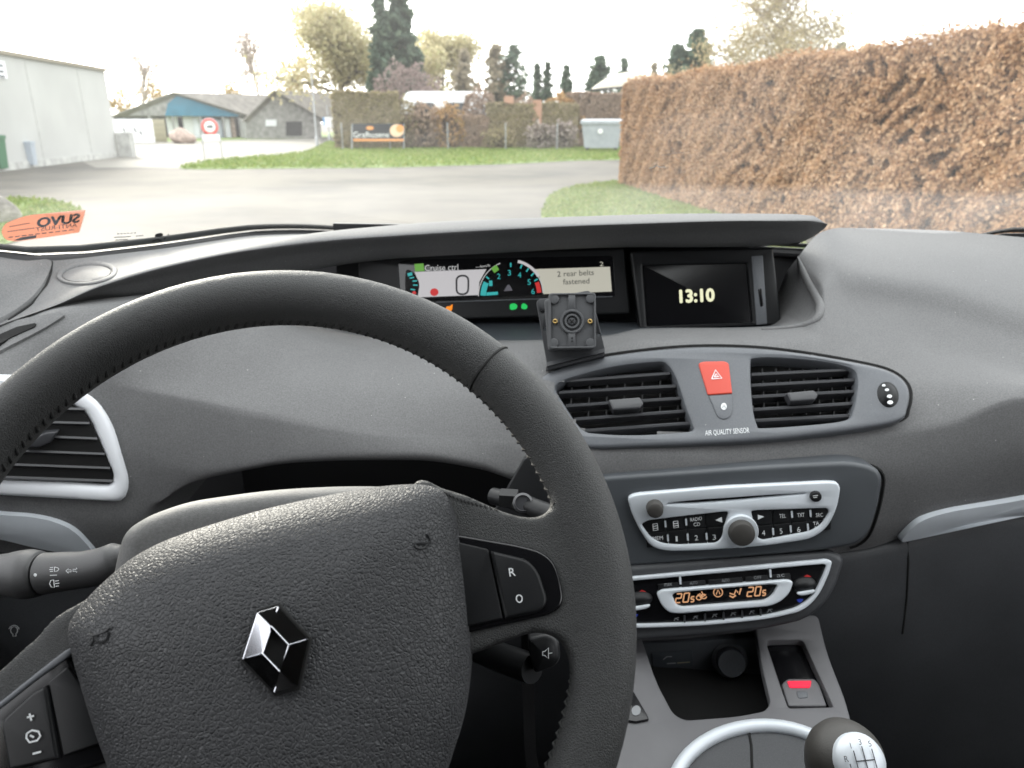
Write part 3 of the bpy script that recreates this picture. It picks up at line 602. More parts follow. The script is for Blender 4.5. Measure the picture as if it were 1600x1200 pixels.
conifer('spruce_tree', (970, 220), 75, (970, 92), 1.9, 'small loose spruce beside the boat', M['spruce'], 41, 1000, .2, .28, .1, .6)
conifer('pine_tree', (1049, 215), 42, (1047, 72), 1.3, 'small dark pine, left of the pair behind the hedge', M['spruce'], 42, 1800, 0, .25, .05, .6)
conifer('pine_tree', (1079, 215), 42, (1077, 48), 1.9, 'larger dark pine, right of the pair behind the hedge', M['spruce'], 43, 2600, 0, .25, .05, .6)
conifer('spruce_tree', (1297, 200), 48, (1297, 70), 1.0, 'spruce tip just showing above the beech hedge', M['spruce'], 45, 700, 0, .25)
conifer('spruce_tree', (1016, 215), 75, (1016, 100), 1.2, 'tiny pale far spruce left of the dark pines', M['larch'], 46, 600, .1, .28)
broad_tree('willow_tree', (1168, 200), 30, (1168, -25), 'airy leafless willow with beige twigs above the beech hedge', M['beige_twig'], 44, 20000, .065, 1.35, 3, 'bark_pale', up=.6, nb=20, spreadleaf=.3, start=.12, r=.07)

# ---- garden edge across the yard
M['olive'] = leaf_mat('olive_bush', [(.22, .19, .11), (.32, .26, .17), (.26, .23, .11), (.38, .31, .22)], .9, .3)
M['brown_bush'] = leaf_mat('brown_bush', [(.26, .185, .135), (.36, .27, .20), (.31, .23, .18)], .9, .3)
M['rust_bush'] = leaf_mat('rust_bush', [(.34, .20, .09), (.44, .28, .14), (.32, .23, .11)], .9, .3)
M['pale_bush'] = leaf_mat('pale_bush', [(.28, .23, .20), (.38, .32, .29), (.22, .19, .15)], .9, .2)
def bush(name, px, dist, top_y, wpx, mt, lab, seed, n=1800, size=.14, low=.0):
    rg = np.random.default_rng(seed); d = ray(*px); b = CAM + d * (dist / math.hypot(d[0], d[1])); b[2] = 0; h = height_at(b, px[0], top_y); rx = wpx / 2 / FPX * dist
    rt = empty(name, tuple(b), lab, 'bush'); u = rg.normal(size=(n, 3)); u /= np.linalg.norm(u, axis=1, keepdims=True); u *= (rg.uniform(.55, 1.08, n) ** .6)[:, None]; bump_ = 1 + .16 * np.sin(u[:, 0] * 7 + seed) * np.cos(u[:, 2] * 6)
    C = b + np.c_[u[:, 0] * rx * bump_, u[:, 1] * rx * .6, np.clip((u[:, 2] * bump_ * .5 + .5) * h, .03, None)]
    leaves('foliage', C, size, mt, rt, seed=seed); mb = MB()
    for i in range(26):
        a = rg.uniform(0, 6.28); q = b + np.array([math.cos(a) * rx * rg.uniform(.2, .85), math.sin(a) * rx * .5, h * rg.uniform(.6, .95)]); m_ = (b + q) / 2 + (0, 0, h * .12); mb.tube([b, m_, q], [.025, .016, .005], 4, cap=False)
    mb.build('stems', M['twig'], rt, kind='stuff'); return rt
hedge('garden_hedge', tuple(at_z(527, 234, 0)[:2]), tuple(at_z(625, 233.5, 0)[:2]), height_at(at_z(560, 234, 0), 560, 146), 1.0, 13000, M['olive'], 'grey-brown garden hedge behind the dark banner', .12, 51)
hedge('garden_hedge', tuple(at_z(622, 233, 0)[:2]), tuple(at_z(762, 232.5, 0)[:2]), height_at(at_z(690, 233, 0), 690, 183), .8, 9000, M['brown_bush'], 'low brown garden hedge in front of the white caravan', .12, 52)
hedge('garden_hedge', tuple(at_z(760, 232.5, 0)[:2]), tuple(at_z(900, 232, 0)[:2]), height_at(at_z(830, 232, 0), 830, 164), .8, 11000, M['olive'], 'mixed olive and brown garden hedge between the orange posts', .12, 53)
hedge('garden_hedge', tuple(at_z(890, 231, 0)[:2]), tuple(at_z(1000, 230, 0)[:2]), height_at(at_z(950, 231, 0), 950, 147), .8, 9000, M['brown_bush'], 'brown garden hedge behind the grey waste container', .12, 54)
bush('round_bush', (640, 225), 46, 98, 95, M['purple'], 'rounded purple-grey bush below the tall spruces', 61, 4200, .12)
bush('garden_bush', (690, 228), 40.5, 170, 60, M['rust_bush'], 'rust-brown bush below the white caravan', 62, 1400)
bush('garden_bush', (815, 226), 41, 150, 70, M['brown_bush'], 'brown bush between the two orange posts', 63, 1600)
bush('garden_bush', (872, 226), 41, 148, 66, M['rust_bush'], 'tan-brown bush right of the orange posts', 64, 1700)
bush('garden_bush', (752, 226), 43, 138, 60, M['brown_bush'], 'grey-brown bush at the caravan end', 65, 1600)
bush('garden_bush', (845, 234), 38.2, 192, 46, M['pale_bush'], 'pale twiggy shrub at the foot of the garden hedge', 66, 700, .12)
bush('garden_bush', (880, 234), 38.4, 190, 42, M['pale_bush'], 'pale twiggy shrub left of the grey waste container', 67, 700, .12)
bush('garden_bush', (780, 234), 38.2, 200, 50, M['olive'], 'low olive shrub at the foot of the garden hedge', 68, 700, .12)
bush('garden_bush', (632, 231), 39.4, 152, 50, M['olive'], 'olive bush over the left end of the caravan', 71, 800, .12)
bush('garden_bush', (664, 231), 39.2, 160, 56, M['brown_bush'], 'thin brown bush in front of the caravan windows', 72, 700, .12)
bush('garden_bush', (702, 231), 39.2, 158, 50, M['rust_bush'], 'thin rust-coloured bush in front of the caravan side', 73, 600, .12)
# caravan
M['caravan'] = mat('caravan_white', (.80, .81, .82), .35); M['glass_dark'] = mat('dark_window', (.03, .035, .04), .1)
cb = at_z(680, 229.5, 0); cvec = unit(np.r_[(at_z(740, 229.5, 0) - at_z(610, 229.5, 0))[:2], 0]); cn = np.array([cvec[1], -cvec[0], 0]); Lc = np.linalg.norm(at_z(742, 229.5, 0) - at_z(612, 229.5, 0)); cb = cb - cn * 0 + np.array([0, 3.0, 0]); hc = height_at(cb, 680, 144)
rt = empty('caravan', tuple(cb), 'white caravan parked behind the garden hedge', 'caravan'); CP = Plane(cb + cn * 1.1, cn)
prof = rpoly([(-Lc * .5, .45), (Lc * .5, .45), (Lc * .54, hc * .8), (Lc * .48, hc), (-Lc * .46, hc), (-Lc * .54, hc * .75)], .35)
plate('body', prof - np.array([0, 0]), Plane(np.array([cb[0], cb[1], 0]) + cn * 1.1, cn), 2.1, M['caravan'], rt, rnd=.06, uv=True)
CPl = Plane(np.array([cb[0], cb[1], 0]) + cn * 1.1, cn)
for u0, u1 in ((-.36, -.12), (.02, .26)): plate('window', rpoly([(Lc * u0, hc * .55), (Lc * u1, hc * .55), (Lc * u1, hc * .8), (Lc * u0, hc * .8)], .1), CPl, .03, M['glass_dark'], rt, rnd=.01, lift=.02, uv=True)
plate('stripe', [(-Lc * .5, hc * .44), (Lc * .5, hc * .44), (Lc * .5, hc * .47), (-Lc * .5, hc * .47)], CPl, .02, M['bbin'], rt, rnd=.004, lift=.012, uv=True)
for sg in (-.12, .06): MB().lathe(np.array([cb[0], cb[1], .33]) + cvec * Lc * sg + cn * 1.0, cn, [(.33, -.2), (.33, 0), (.2, .02)], 18).build('wheel', M['rub'], rt)
# orange posts, boat, fence posts
M['orange_wood'] = mat('orange_wood', (.38, .22, .15), .8)
for x0, x1, y0, lab in ((789, 803, 150, 'orange-red upright board in the garden hedge, left one'), (833, 846, 156, 'orange-red upright board in the garden hedge, right one')):
    b = at_z((x0 + x1) / 2, 232, 0) + np.array([0, -.25, 0]); h = height_at(b, (x0 + x1) / 2, y0); wd = (x1 - x0) / FPX * 39
    mb = MB().box(b + (0, 0, h / 2), wd, .06, h).box(b + (0, .05, h * .3), wd * 1.1, .04, .1).box(b + (0, .05, h * .8), wd * 1.1, .04, .1); tag(mb.build('upright_board', M['orange_wood'], smooth=False), lab, 'board', 'orange boards in the hedge')
bb = at_z(955, 229, 0) + np.array([0, 4.5, 0]); rt = empty('boat', tuple(bb), 'upturned pale boat resting above the hedge behind the container', 'boat'); hb = height_at(bb, 950, 141); ht = height_at(bb, 960, 117); Lb = 100 / FPX * 43
v = []; f = []; m = 16; nn_ = 12
for i in range(m + 1):
    t = i / m; wdt = .95 * (1 - abs(2 * t - .9) ** 2.6 * .9) if t < .95 else .25; hh_ = (ht - hb) * (1 - (2 * t - 1.1) ** 2 * .75)
    for j in range(nn_ + 1):
        a = math.pi * j / nn_; v.append(bb + np.array([(t - .35) * Lb, -max(.05, wdt) * math.cos(a), hb + .25 * t + max(.05, hh_) * math.sin(a)]))
f = [(i * (nn_ + 1) + j, i * (nn_ + 1) + j + 1, (i + 1) * (nn_ + 1) + j + 1, (i + 1) * (nn_ + 1) + j) for i in range(m) for j in range(nn_)]
M['boat'] = mat('boat_hull', (.55, .50, .40), .5); obj('hull', v, f, M['boat'], rt); MB().tube([v[i * (nn_ + 1)] for i in range(m + 1)], .05, 6).build('gunwale', M['dark'], rt)
for t in (.3, .75): MB().box(bb + np.array([(t - .35) * Lb, 0, hb / 2 + .05]), .1, 1.4, hb + .1).build('trestle', M['grey_wood'], rt, smooth=False)
for i, x in enumerate((536, 610, 700, 790, 870)):
    b = at_z(x, 235, 0); tag(MB().tube([b, b + (0, 0, 1.2)], .026, 7).lathe(b, (0, 0, 1), [(.036, 1.2), (.02, 1.24)], 8).build('fence_post', M['galv']), ['grey fence post left of the dark banner', 'grey fence post right of the dark banner', 'grey fence post below the caravan window', 'grey fence post below the left orange board', 'grey fence post left of the waste container'][i], 'post', 'fence posts along the verge')
# banner
bn = at_z(590, 235.5, 0); bnn = unit([CAM[0] - bn[0], CAM[1] - bn[1], 0]); BP = Plane(bn, bnn); M['banner'] = mat('banner_black', (.02, .022, .028), .6); M['banner_orange'] = mat('banner_orange', (.70, .30, .10), .6); M['banner_cream'] = mat('banner_cream', (.75, .52, .36), .6)
ba = decal('banner', [(549, 193), (632, 193), (632, 221), (551, 221)], BP, M['banner'], None, lift=.02, t=.02); tag(ba, 'dark banner with white lettering and orange picture on the garden hedge', 'banner')
lettering('lettering', 'Grafhusene', BP, (552, 215), (608, 214.5), 9, M['sign_white'], ba, lift=.03); decal('picture', ell(620, 204, 11, 10), BP, M['banner_cream'], ba, lift=.028, t=.006); decal('picture_glow', ell(625, 201, 6, 6), BP, M['banner_orange'], ba, lift=.034, t=.006)
decal('orange_strip', [(552, 217), (631, 217), (631, 220.5), (552, 220.5)], BP, M['banner_orange'], ba, lift=.028, t=.006); decal('orange_mark', ell(578, 200, 6, 3), BP, M['banner_orange'], ba, lift=.028, t=.006)
for x in (550, 631): MB().tube([BP.hit(x, 236), BP.hit(x, 193)], .03, 6).build('pole', M['galv'], ba)
# waste container
M['cont'] = mat('container_grey', (.33, .35, .38), .5, vary=(4, .08)); db = at_z(938, 238, 0); dn = unit([CAM[0] - db[0] - 3, CAM[1] - db[1], 0]); DX = np.array([-dn[1], dn[0], 0]); dd = np.linalg.norm(db - CAM); DW = 58 / FPX * dd; DH = height_at(db, 938, 186)
rt = empty('waste_container', tuple(db), 'grey four-wheeled waste container at the end of the beech hedge', 'container'); v = []
for z, s in ((.18, .84), (DH * .86, 1.0)):
    for i, j in ((-1, -1), (1, -1), (1, 1), (-1, 1)): v.append(db + DX * DW / 2 * s * i - dn * (.55 - .52 * s * j) + (0, 0, z))
MB().add(v, [(0, 1, 5, 4), (1, 2, 6, 5), (2, 3, 7, 6), (3, 0, 4, 7), (3, 2, 1, 0)]).build('body', M['cont'], rt, smooth=False)
MB().box(db - dn * .55 + (0, 0, DH * .90), DW * 1.07, 1.16, DH * .09, (DX, dn, (0, 0, 1))).build('rim', M['cont'], rt, smooth=False)
MB().add([db + DX * DW * .53 * i - dn * (.55 - .56 * j) + (0, 0, DH * (.945 + (.06 if j < 0 else 0))) for i, j in ((-1, 1), (1, 1), (1, -1), (-1, -1))], [(0, 1, 2, 3)]).build('lid', M['cont'], rt, smooth=False)
for i in (-.36, .36):
    for j in (-.15, -.95): MB().lathe(db + DX * DW * i + dn * j + (0, 0, .1), DX, [(.1, -.03), (.1, .03)], 12).build('wheel', M['rub'], rt)
decal('badge', ell(938, 205, 4, 4), Plane(db + dn * .02, dn), M['sign_white'], rt, lift=.02, t=.01)
# ================================================================== CAR INTERIOR
M['dash'] = mat('soft_dash', (.142, .142, .143), .7, spec=.2, bump=(1500, .35, .0006), vary=(30, .03), specks=.5, grain=(720, .17))
M['dash2'] = mat('hard_dash', (.045, .047, .051), .5, spec=.45, bump=(1300, .35, .0006), vary=(11, .12), grain=(950, .15))
M['pillar'] = mat('light_trim', (.20, .20, .195), .55, bump=(1500, .2, .0005))
M['panel'] = mat('panel_grey', (.112, .119, .130), .42, spec=.5, bump=(1800, .12, .0004), vary=(18, .06), grain=(700, .08), specks=.4)
M['slate'] = mat('slate_plastic', (.045, .052, .060), .5, bump=(1300, .3, .0005))
M['fascia'] = mat('fascia_grey', (.060, .066, .073), .45, bump=(1500, .2, .0005), vary=(18, .06))
M['black'] = mat('black_plastic', (.010, .0105, .0115), .42, spec=.3, bump=(1400, .15, .0004))
M['gloss'] = mat('gloss_black', (.006, .006, .007), .16, spec=.5)
M['slat'] = mat('vent_slat', (.040, .041, .045), .36, spec=.6)
M['cavity'] = mat('cavity', (.004, .004, .004), .9)
M['silver'] = mat('satin_silver', (.62, .66, .70), .38, .12, vary=(30, .04))
M['satin_white'] = mat('satin_white_trim', (.80, .82, .85), .35, .0)
M['chrome'] = mat('chrome', (.58, .59, .63), .10, 1.0)
M['leather'] = mat('wheel_leather', (.034, .035, .035), .56, spec=.5, leather=(800, .5, .0007), vary=(9, .12))
M['airbag'] = mat('airbag_cover', (.046, .047, .050), .54, spec=.42, leather=(500, .8, .0011), vary=(7, .14))
M['shroud'] = mat('column_plastic', (.12, .12, .118), .6, bump=(1500, .4, .0006), vary=(14, .12), specks=.5, grain=(600, .15))
M['knob'] = mat('knob_rubber', (.045, .042, .038), .55, bump=(1200, .3, .0005))
M['red'] = mat('hazard_red', (.55, .06, .035), .4)
M['print'] = mat('white_print', (.75, .77, .78), .5)
M['print_dim'] = mat('grey_print', (.25, .26, .27), .5)
M['brass'] = mat('brass', (.75, .52, .2), .3, 1.0)
M['mount'] = mat('mount_plastic', (.060, .062, .066), .48, bump=(900, .25, .0005))
M['mount2'] = mat('bracket_plastic', (.020, .021, .024), .5)
M['console'] = mat('console_grey', (.135, .134, .140), .5, bump=(1600, .3, .0005), vary=(16, .08))
M['thread'] = mat('thread', (.012, .012, .012), .8)
EX = 2 ** -vs.exposure
def lit(name, c, s): return mat(name, tuple(x * .05 for x in c), .4, emit=(c, s * EX))
M['lcd_white'] = lit('lcd_white', (.80, .78, .80), .62); M['lcd_cream'] = lit('lcd_cream', (.80, .78, .66), .58); M['lcd_cyan'] = lit('lcd_cyan', (.05, .62, .62), .6); M['lcd_green'] = lit('lcd_green', (.20, .55, .08), .6)
M['lcd_red'] = lit('lcd_red', (.75, .04, .04), .7); M['lcd_text'] = lit('lcd_text', (.75, .75, .75), .65); M['lcd_clock'] = lit('lcd_clock', (.92, .92, .62), .95); M['lcd_orange'] = lit('lcd_orange', (1, .28, .01), 1.0); M['lcd_amber'] = lit('lcd_amber', (.80, .42, .22), .75)
M['lamp_green'] = lit('lamp_green', (.02, .75, .15), .7); M['lamp_red'] = lit('lamp_red', (1, .01, .06), 1.1); M['lcd_grey'] = lit('lcd_grey', (.30, .29, .34), .30); M['arrow_red'] = mat('arrow_red', (.5, .02, .02), .5); M['arrow_blue'] = mat('arrow_blue', (.02, .05, .4), .5)

def resample(P, n):
    P = np.asarray(P, float); Q = np.r_[P, P[:1]]; d = np.r_[0, np.cumsum(np.linalg.norm(np.diff(Q, axis=0), axis=1))]; t = np.linspace(0, d[-1], n, endpoint=False)
    return np.stack([np.interp(t, d, Q[:, 0]), np.interp(t, d, Q[:, 1])], -1)
so = resample(rpoly([(-130, 585), (60, 590), (118, 606), (150, 622), (176, 660), (203, 752), (196, 782), (-40, 768), (-140, 758)], [10, 60, 60, 40, 60, 22, 30, 20, 20]), 90)
si = resample(rpoly([(-110, 612), (58, 616), (110, 630), (134, 646), (156, 690), (179, 742), (174, 757), (-30, 742), (-115, 735)], [10, 50, 50, 40, 50, 14, 14, 10, 10]), 90)
LV = [(869, 608), (874, 598), (900, 588), (960, 573), (1025, 566), (1042, 570), (1056, 592), (1072, 640), (1081, 664), (1075, 673), (1000, 678), (935, 676), (908, 668), (880, 628)]
RV = [(1174, 570), (1182, 560), (1230, 560), (1290, 566), (1330, 576), (1339, 590), (1338, 615), (1332, 642), (1322, 655), (1270, 662), (1195, 667), (1184, 662), (1177, 630)]
LV, RV = spline(LV, 4), spline(RV, 4)
FO = rpoly([(880, 752), (945, 745), (1200, 727.5), (1335, 721), (1383, 735), (1372, 800), (1352, 850), (1300, 860), (1150, 873), (985, 887), (880, 896)], [5, 40, 60, 60, 45, 40, 40, 60, 40, 30, 5])
# ------------------------------------------------------------------ dashboard pad (one continuous skin: display well, pad, passenger side)
dash = empty('dashboard', (0, .75, .6), 'dark grey soft-touch dashboard of the car', 'dashboard')
P = [
 # p0 back of the display well; windscreen base on the passenger side
 [('w', -.95, .80, 1.04), ('w', -.60, .92, 1.05), ('w', -.45, .965, 1.055), (640, 497, .965), (960, 500, .965), (1195, 503, .965), (1232, 420, .975), (1285, 362, 1.06), (1320, 356, 1.14), (1450, 359, 1.13), (1600, 371, 1.08), ('w', .78, .90, 1.10)],
 [('w', -.95, .76, 1.04), ('w', -.60, .88, 1.05), ('w', -.45, .91, 1.052), (640, 511, .90), (960, 511, .90), (1198, 509, .91), (1232, 480, .92), (1262, 420, .945), (1300, 388, .99), (1340, 384, 1.02), (1450, 392, 1.01), (1600, 415, .98), ('w', .78, .83, 1.08)],
 [('w', -.95, .60, 1.08), (13, 500, .66), (100, 474, .69), (208, 462, .725), (300, 458, .765), (400, 466, .80), (460, 500, .825), (600, 527, .825), (790, 532, .82), (950, 524, .82), (1000, 514, .825), (1200, 510, .84), (1246, 502, .85), (1272, 478, .865), (1285, 445, .885), (1310, 430, .915), (1450, 445, .90), (1600, 485, .87), ('w', .78, .74, 1.05)],
 [('w', -.95, .585, 1.075), (13, 507, .645), (100, 481, .67), (208, 469, .705), (300, 466, .74), (400, 474, .775), (460, 507, .80), (600, 532, .798), (790, 537, .79), (950, 529, .79), (1000, 519, .795), (1200, 515, .805), (1252, 509, .818), (1281, 484, .838), (1296, 470, .86), (1330, 468, .885), (1450, 490, .87), (1600, 535, .835), ('w', .78, .71, 1.03)],
 [('w', -.95, .565, 1.06), (13, 540, .62), (100, 515, .648), (208, 498, .685), (300, 492, .72), (400, 498, .752), (480, 522, .772), (600, 545, .772), (790, 548, .766), (950, 542, .76), (1000, 533, .762), (1096, 531, .764), (1200, 533, .77), (1262, 530, .782), (1300, 528, .80), (1340, 530, .815), (1450, 548, .815), (1600, 585, .78), ('w', .78, .69, 1.0)],
 [('w', -.95, .56, .99), (-60, 575, .58), (100, 575, .63), (300, 590, .672), (460, 600, .69), (650, 610, .70), (800, 612, .702), (950, 622, .712), (1100, 625, .718), (1250, 618, .727), (1400, 610, .745), (1500, 605, .745), (1600, 600, .74), ('w', .78, .66, .97)],
 [('w', -.95, .555, .96), (-60, 598, .572), (186, 606, .645), (325, 632, .652), (433, 653, .652), (559, 675, .655), (780, 692, .668), (950, 708, .677), (1100, 712, .682), (1247, 701, .692), (1387, 679, .705), (1480, 663, .712), (1600, 623, .72), ('w', .78, .64, .95)],
 [('w', -.95, .552, .90), (-60, 700, .572), (100, 712, .606), (200, 722, .630), (300, 735, .638), (368, 728, .640), (460, 714, .642), (559, 710, .646), (650, 710, .65), (750, 724, .656), (800, 739, .66), (950, 745, .672), (1100, 742, .678), (1300, 738, .69), (1400, 742, .70), (1600, 700, .716), ('w', .78, .65, .90)],
 [('w', -.95, .55, .86), (-60, 790, .572), (100, 800, .60), (195, 805, .622), (232, 792, .632), (300, 754, .640), (368, 738, .644), (460, 723, .646), (559, 719, .65), (650, 719, .654), (750, 733, .66), (800, 749, .665), (950, 790, .68), (1100, 800, .69), (1350, 815, .70), (1410, 812, .71), (1600, 770, .725), ('w', .78, .66, .86)],
 [('w', -.95, .56, .82), (-60, 860, .578), (100, 870, .606), (195, 868, .630), (232, 850, .640), (300, 790, .66), (559, 740, .67), (800, 770, .675), (950, 880, .70), (1100, 880, .71), (1350, 858, .715), (1410, 840, .72), (1600, 800, .735), ('w', .78, .67, .83)],
]
Xs = np.unique(np.r_[np.linspace(-.92, -.45, 110), np.linspace(-.45, .02, 100), np.linspace(.02, .20, 110), np.linspace(.20, .76, 60)])
G = []
for row in P:
    pts = np.array([at_y(*c) if c[0] != 'w' else np.array(c[1:], float) for c in row]); G.append((pchip(pts[:, 0], pts[:, 1], Xs), pchip(pts[:, 0], pts[:, 2], Xs)))
G = np.array(G)
G = np.concatenate([G[:6], (G[5:6] * .05 + G[6:7] * .95), (G[6:7] * .94 + G[7:8] * .06), G[7:]])     # tighter crease
x0, x1 = at_y(226, 792, .632)[0], at_y(812, 752, .665)[0]
wgt = np.clip((Xs - x0) / .018, 0, 1) * np.clip((x1 - Xs) / .012, 0, 1); wgt = wgt * wgt * (3 - 2 * wgt)
last = G[-1].copy(); last[0] = last[0] * (1 - wgt) + (G[-2][0] + .17) * wgt; last[1] = last[1] * (1 - wgt) + (G[-2][1] - .01) * wgt; G[-1] = last
pad, PAD, _ = loft_grid(G, Xs, 'dash_pad', M['dash'], dash, sub=8, cuts=[scaled(si, 1.06), scaled(LV, 1.05), scaled(RV, 1.05), scaled(FO, [.96, .94])], part2=('well_floor', M['slate'], 2, at_y(1212, 505, .87)[0]))

# ------------------------------------------------------------------ brow over the displays and dash top on the driver's side
xt = at_y(1293.5, 350, .872)[0]
Bw = [
 [('w', -1.0, .62, 1.12), (-60, 395, .70), (60, 408, .75), (130, 403, .80), (250, 389, .88), (400, 368, 1.02), ('w', -.35, 1.18, 1.12), ('w', 0, 1.2, 1.12), ('w', xt - .03, 1.15, 1.13), ('w', xt, 1.0, 1.15)],
 [('w', -1.0, .60, 1.12), (-60, 450, .665), (40, 455, .70), (140, 432, .745), (270, 402, .82), (400, 378, .91), ('w', -.35, 1.03, 1.155), ('w', -.1, 1.04, 1.165), ('w', xt - .03, 1.0, 1.16), ('w', xt, .93, 1.17)],
 [('w', -1.0, .575, 1.10), (-60, 525, .625), (5, 497, .652), (82, 470, .685), (148, 442, .71), (255, 410, .758), (385, 383, .81), (480, 366, .85), (560, 357, .875), (700, 346, .885), (900, 339, .885), (1100, 334, .885), (1220, 334, .888), (1270, 337, .888), (1290, 343, .884), (1293.5, 350, .873)],
 [('w', -1.0, .57, 1.095), (-60, 530, .617), (13, 503, .641), (87, 477, .671), (152, 449, .693), (260, 417, .737), (390, 391, .787), (560, 372, .835), (755, 360, .838), (950, 351, .836), (1194, 345, .842), (1262, 345, .856), (1286, 348, .868), (1293.5, 350.5, .872)],
 [('w', -1.0, .571, 1.093), (-60, 531.5, .618), (13, 504.5, .642), (87, 478.5, .674), (152, 455, .702), (260, 430, .752), (390, 406, .808), (560, 386, .858), (755, 374, .866), (950, 365, .864), (1194, 359, .868), (1262, 358, .874), (1286, 354, .876), (1293.5, 351, .8735)],
 [('w', -1.0, .572, 1.092), (-60, 533, .62), (13, 506, .645), (87, 481, .68), (143, 466, .712), (208, 464, .745), (300, 452, .80), (400, 437, .85), (560, 410, .90), (640, 402, .912), (755, 396, .914), (950, 387, .912), (1194, 384, .912), (1240, 380, .908), (1275, 367, .893), (1293.5, 352, .876)],
 [('w', -1.0, .63, 1.088), ('w', -.72, .74, 1.10), ('w', -.6, .88, 1.125), ('w', -.45, .987, 1.145), ('w', -.2, .997, 1.150), ('w', xt - .06, .997, 1.150), ('w', xt - .02, .95, 1.165), ('w', xt, .879, 1.19)],
]
Xb = np.unique(np.r_[np.linspace(-.98, -.45, 110), np.linspace(-.45, xt - .06, 90), xt - .06 * (1 - np.sin(np.linspace(0, math.pi / 2, 40))) ])
brow, BROW, _ = loft(Bw, Xb, 'display_brow', M['dash'], dash, sub=9)
# back wall of the display well
MB().box((-.23, .988, 1.09), .55, .01, .16).build('well_back', M['black'], dash, smooth=False)

# ------------------------------------------------------------------ helpers that follow the dash skin
def conform(name, px, bvh, mt, parent, lift=.002, thick=.004, rings=3, dome=.0, edge=.0012, **kw):
    """solid patch lying on the skin: outline pixels cast on the surface, inner rings too"""
    px = np.asarray(px, float); c = px.mean(0); n = len(px); v = []; f = []
    ss = [1.0, 1.0, .985] + [.985 * (1 - i / rings) for i in range(1, rings)]; hh = [-thick, lift * .45, lift] + [lift + dome * (i / rings) for i in range(1, rings)]
    for s_, h in zip(ss, hh):
        for p in px:
            q = c + (p - c) * s_; a = cast(bvh, *q, h); v.append(a if a is not None else v[-1])
    for i in range(len(ss) - 1):
        for j in range(n): f.append((i * n + j, i * n + (j + 1) % n, (i + 1) * n + (j + 1) % n, (i + 1) * n + j))
    b = len(v); v.append(cast(bvh, *c, hh[-1])); k = (len(ss) - 1) * n; f += [(k + j, k + (j + 1) % n, b) for j in range(n)]
    return obj(name, v, f, mt, parent, **kw)
def frame_on(name, outer, inner, bvh, mt, parent, lift=.004, **kw):
    """raised closed band between two outlines of equal count, on the skin"""
    o_, i_ = np.asarray(outer, float), np.asarray(inner, float); n = len(o_); v = []; f = []
    prof = [(0, -.004), (0, lift * .5), (.12, lift * .9), (.3, lift * 1.05), (.7, lift * .95), (.9, lift * .6), (1, 0), (1.0, -.012)]
    for t, h in prof:
        for a, b in zip(o_, i_):
            q = a + (b - a) * t; p = cast(bvh, *q, h); v.append(p if p is not None else v[-1])
    for i in range(len(prof) - 1):
        for j in range(n): f.append((i * n + j, i * n + (j + 1) % n, (i + 1) * n + (j + 1) % n, (i + 1) * n + j))
    return obj(name, v, f, mt, parent, **kw)
def seam_on(name, px, bvh, mt, parent, r=.0007, **kw):
    pts = [cast(bvh, x, y, r * .2) for x, y in px]; pts = [p for p in pts if p is not None]; return MB().tube(pts, r, 5).build(name, mt, parent, **kw)

# rounded lip round the passenger end of the display well
lip_px = spline([(1247, 402), (1256, 428), (1268, 450), (1279, 470), (1282, 484), (1276, 499), (1258, 508), (1225, 513), (1190, 515)], 6, closed=False)
lp_ = [cast(PAD, x, y, .0005) for x, y in lip_px]; lp_ = np.array([p for p in lp_ if p is not None])
for _ in range(6): lp_[1:-1] = (lp_[:-2] + 2 * lp_[1:-1] + lp_[2:]) / 4
MB().tube(lp_, np.interp(np.linspace(0, 1, len(lp_)), [0, .12, .5, .7, 1], [.001, .0045, .0050, .0035, .001]), 12).build('well_lip', M['dash'], dash, angle=180)
# silver trims
tr = conform('silver_trim', spline([(1403, 840), (1412, 826), (1436, 807), (1478, 794), (1530, 785), (1600, 773), (1740, 746), (1750, 770), (1600, 799), (1500, 820), (1430, 836)], 6), PAD, M['silver'], dash, lift=.006, rings=4, dome=.002)
conform('silver_trim', spline([(-90, 786), (0, 798), (50, 802), (88, 810), (115, 822), (135, 840), (150, 864), (100, 858), (50, 848), (0, 836), (-90, 822)], 6), PAD, M['silver'], dash, lift=.006, rings=4, dome=.002)
# side vent at left with satin white frame
def align(a, b): k = int(np.argmin(np.linalg.norm(b - a[0], axis=1))); return np.roll(b, -k, 0)
sv = frame_on('vent_frame', so, align(so, si), PAD, M['satin_white'], dash, lift=.007)
c0 = cast(PAD, 90, 690); SV = Plane(c0, surf_normal(PAD, 90, 690))
cav = plate('vent_cavity', si, SV.shift(.0028), .001, M['cavity'], dash, rnd=.0003)
for i, (ya, yb) in enumerate(((636, 640), (656, 662), (676, 686), (700, 710), (722, 732), (742, 752))):
    xa, xb = -100, (132, 140, 152, 164, 172, 176)[i]; a, b = SV.hit(xa, ya, .004), SV.hit(xb, yb, .004); d = unit(b - a); nn = SV.n; up = unit(np.cross(nn, d)); up = up if up[2] > 0 else -up; wv = unit(nn * .8 + up * .55); w2 = np.cross(d, wv)
    MB().box((a + b) / 2 - wv * .004, np.linalg.norm(b - a), .012, .0022, (d, wv, w2)).build('slat', M['slat'], sv)
plate('vent_tab', rpoly([(40, 690), (70, 676), (92, 674), (80, 692), (60, 700), (40, 700)], 4), SV.shift(.012), .01, M['slat'], sv, rnd=.002)
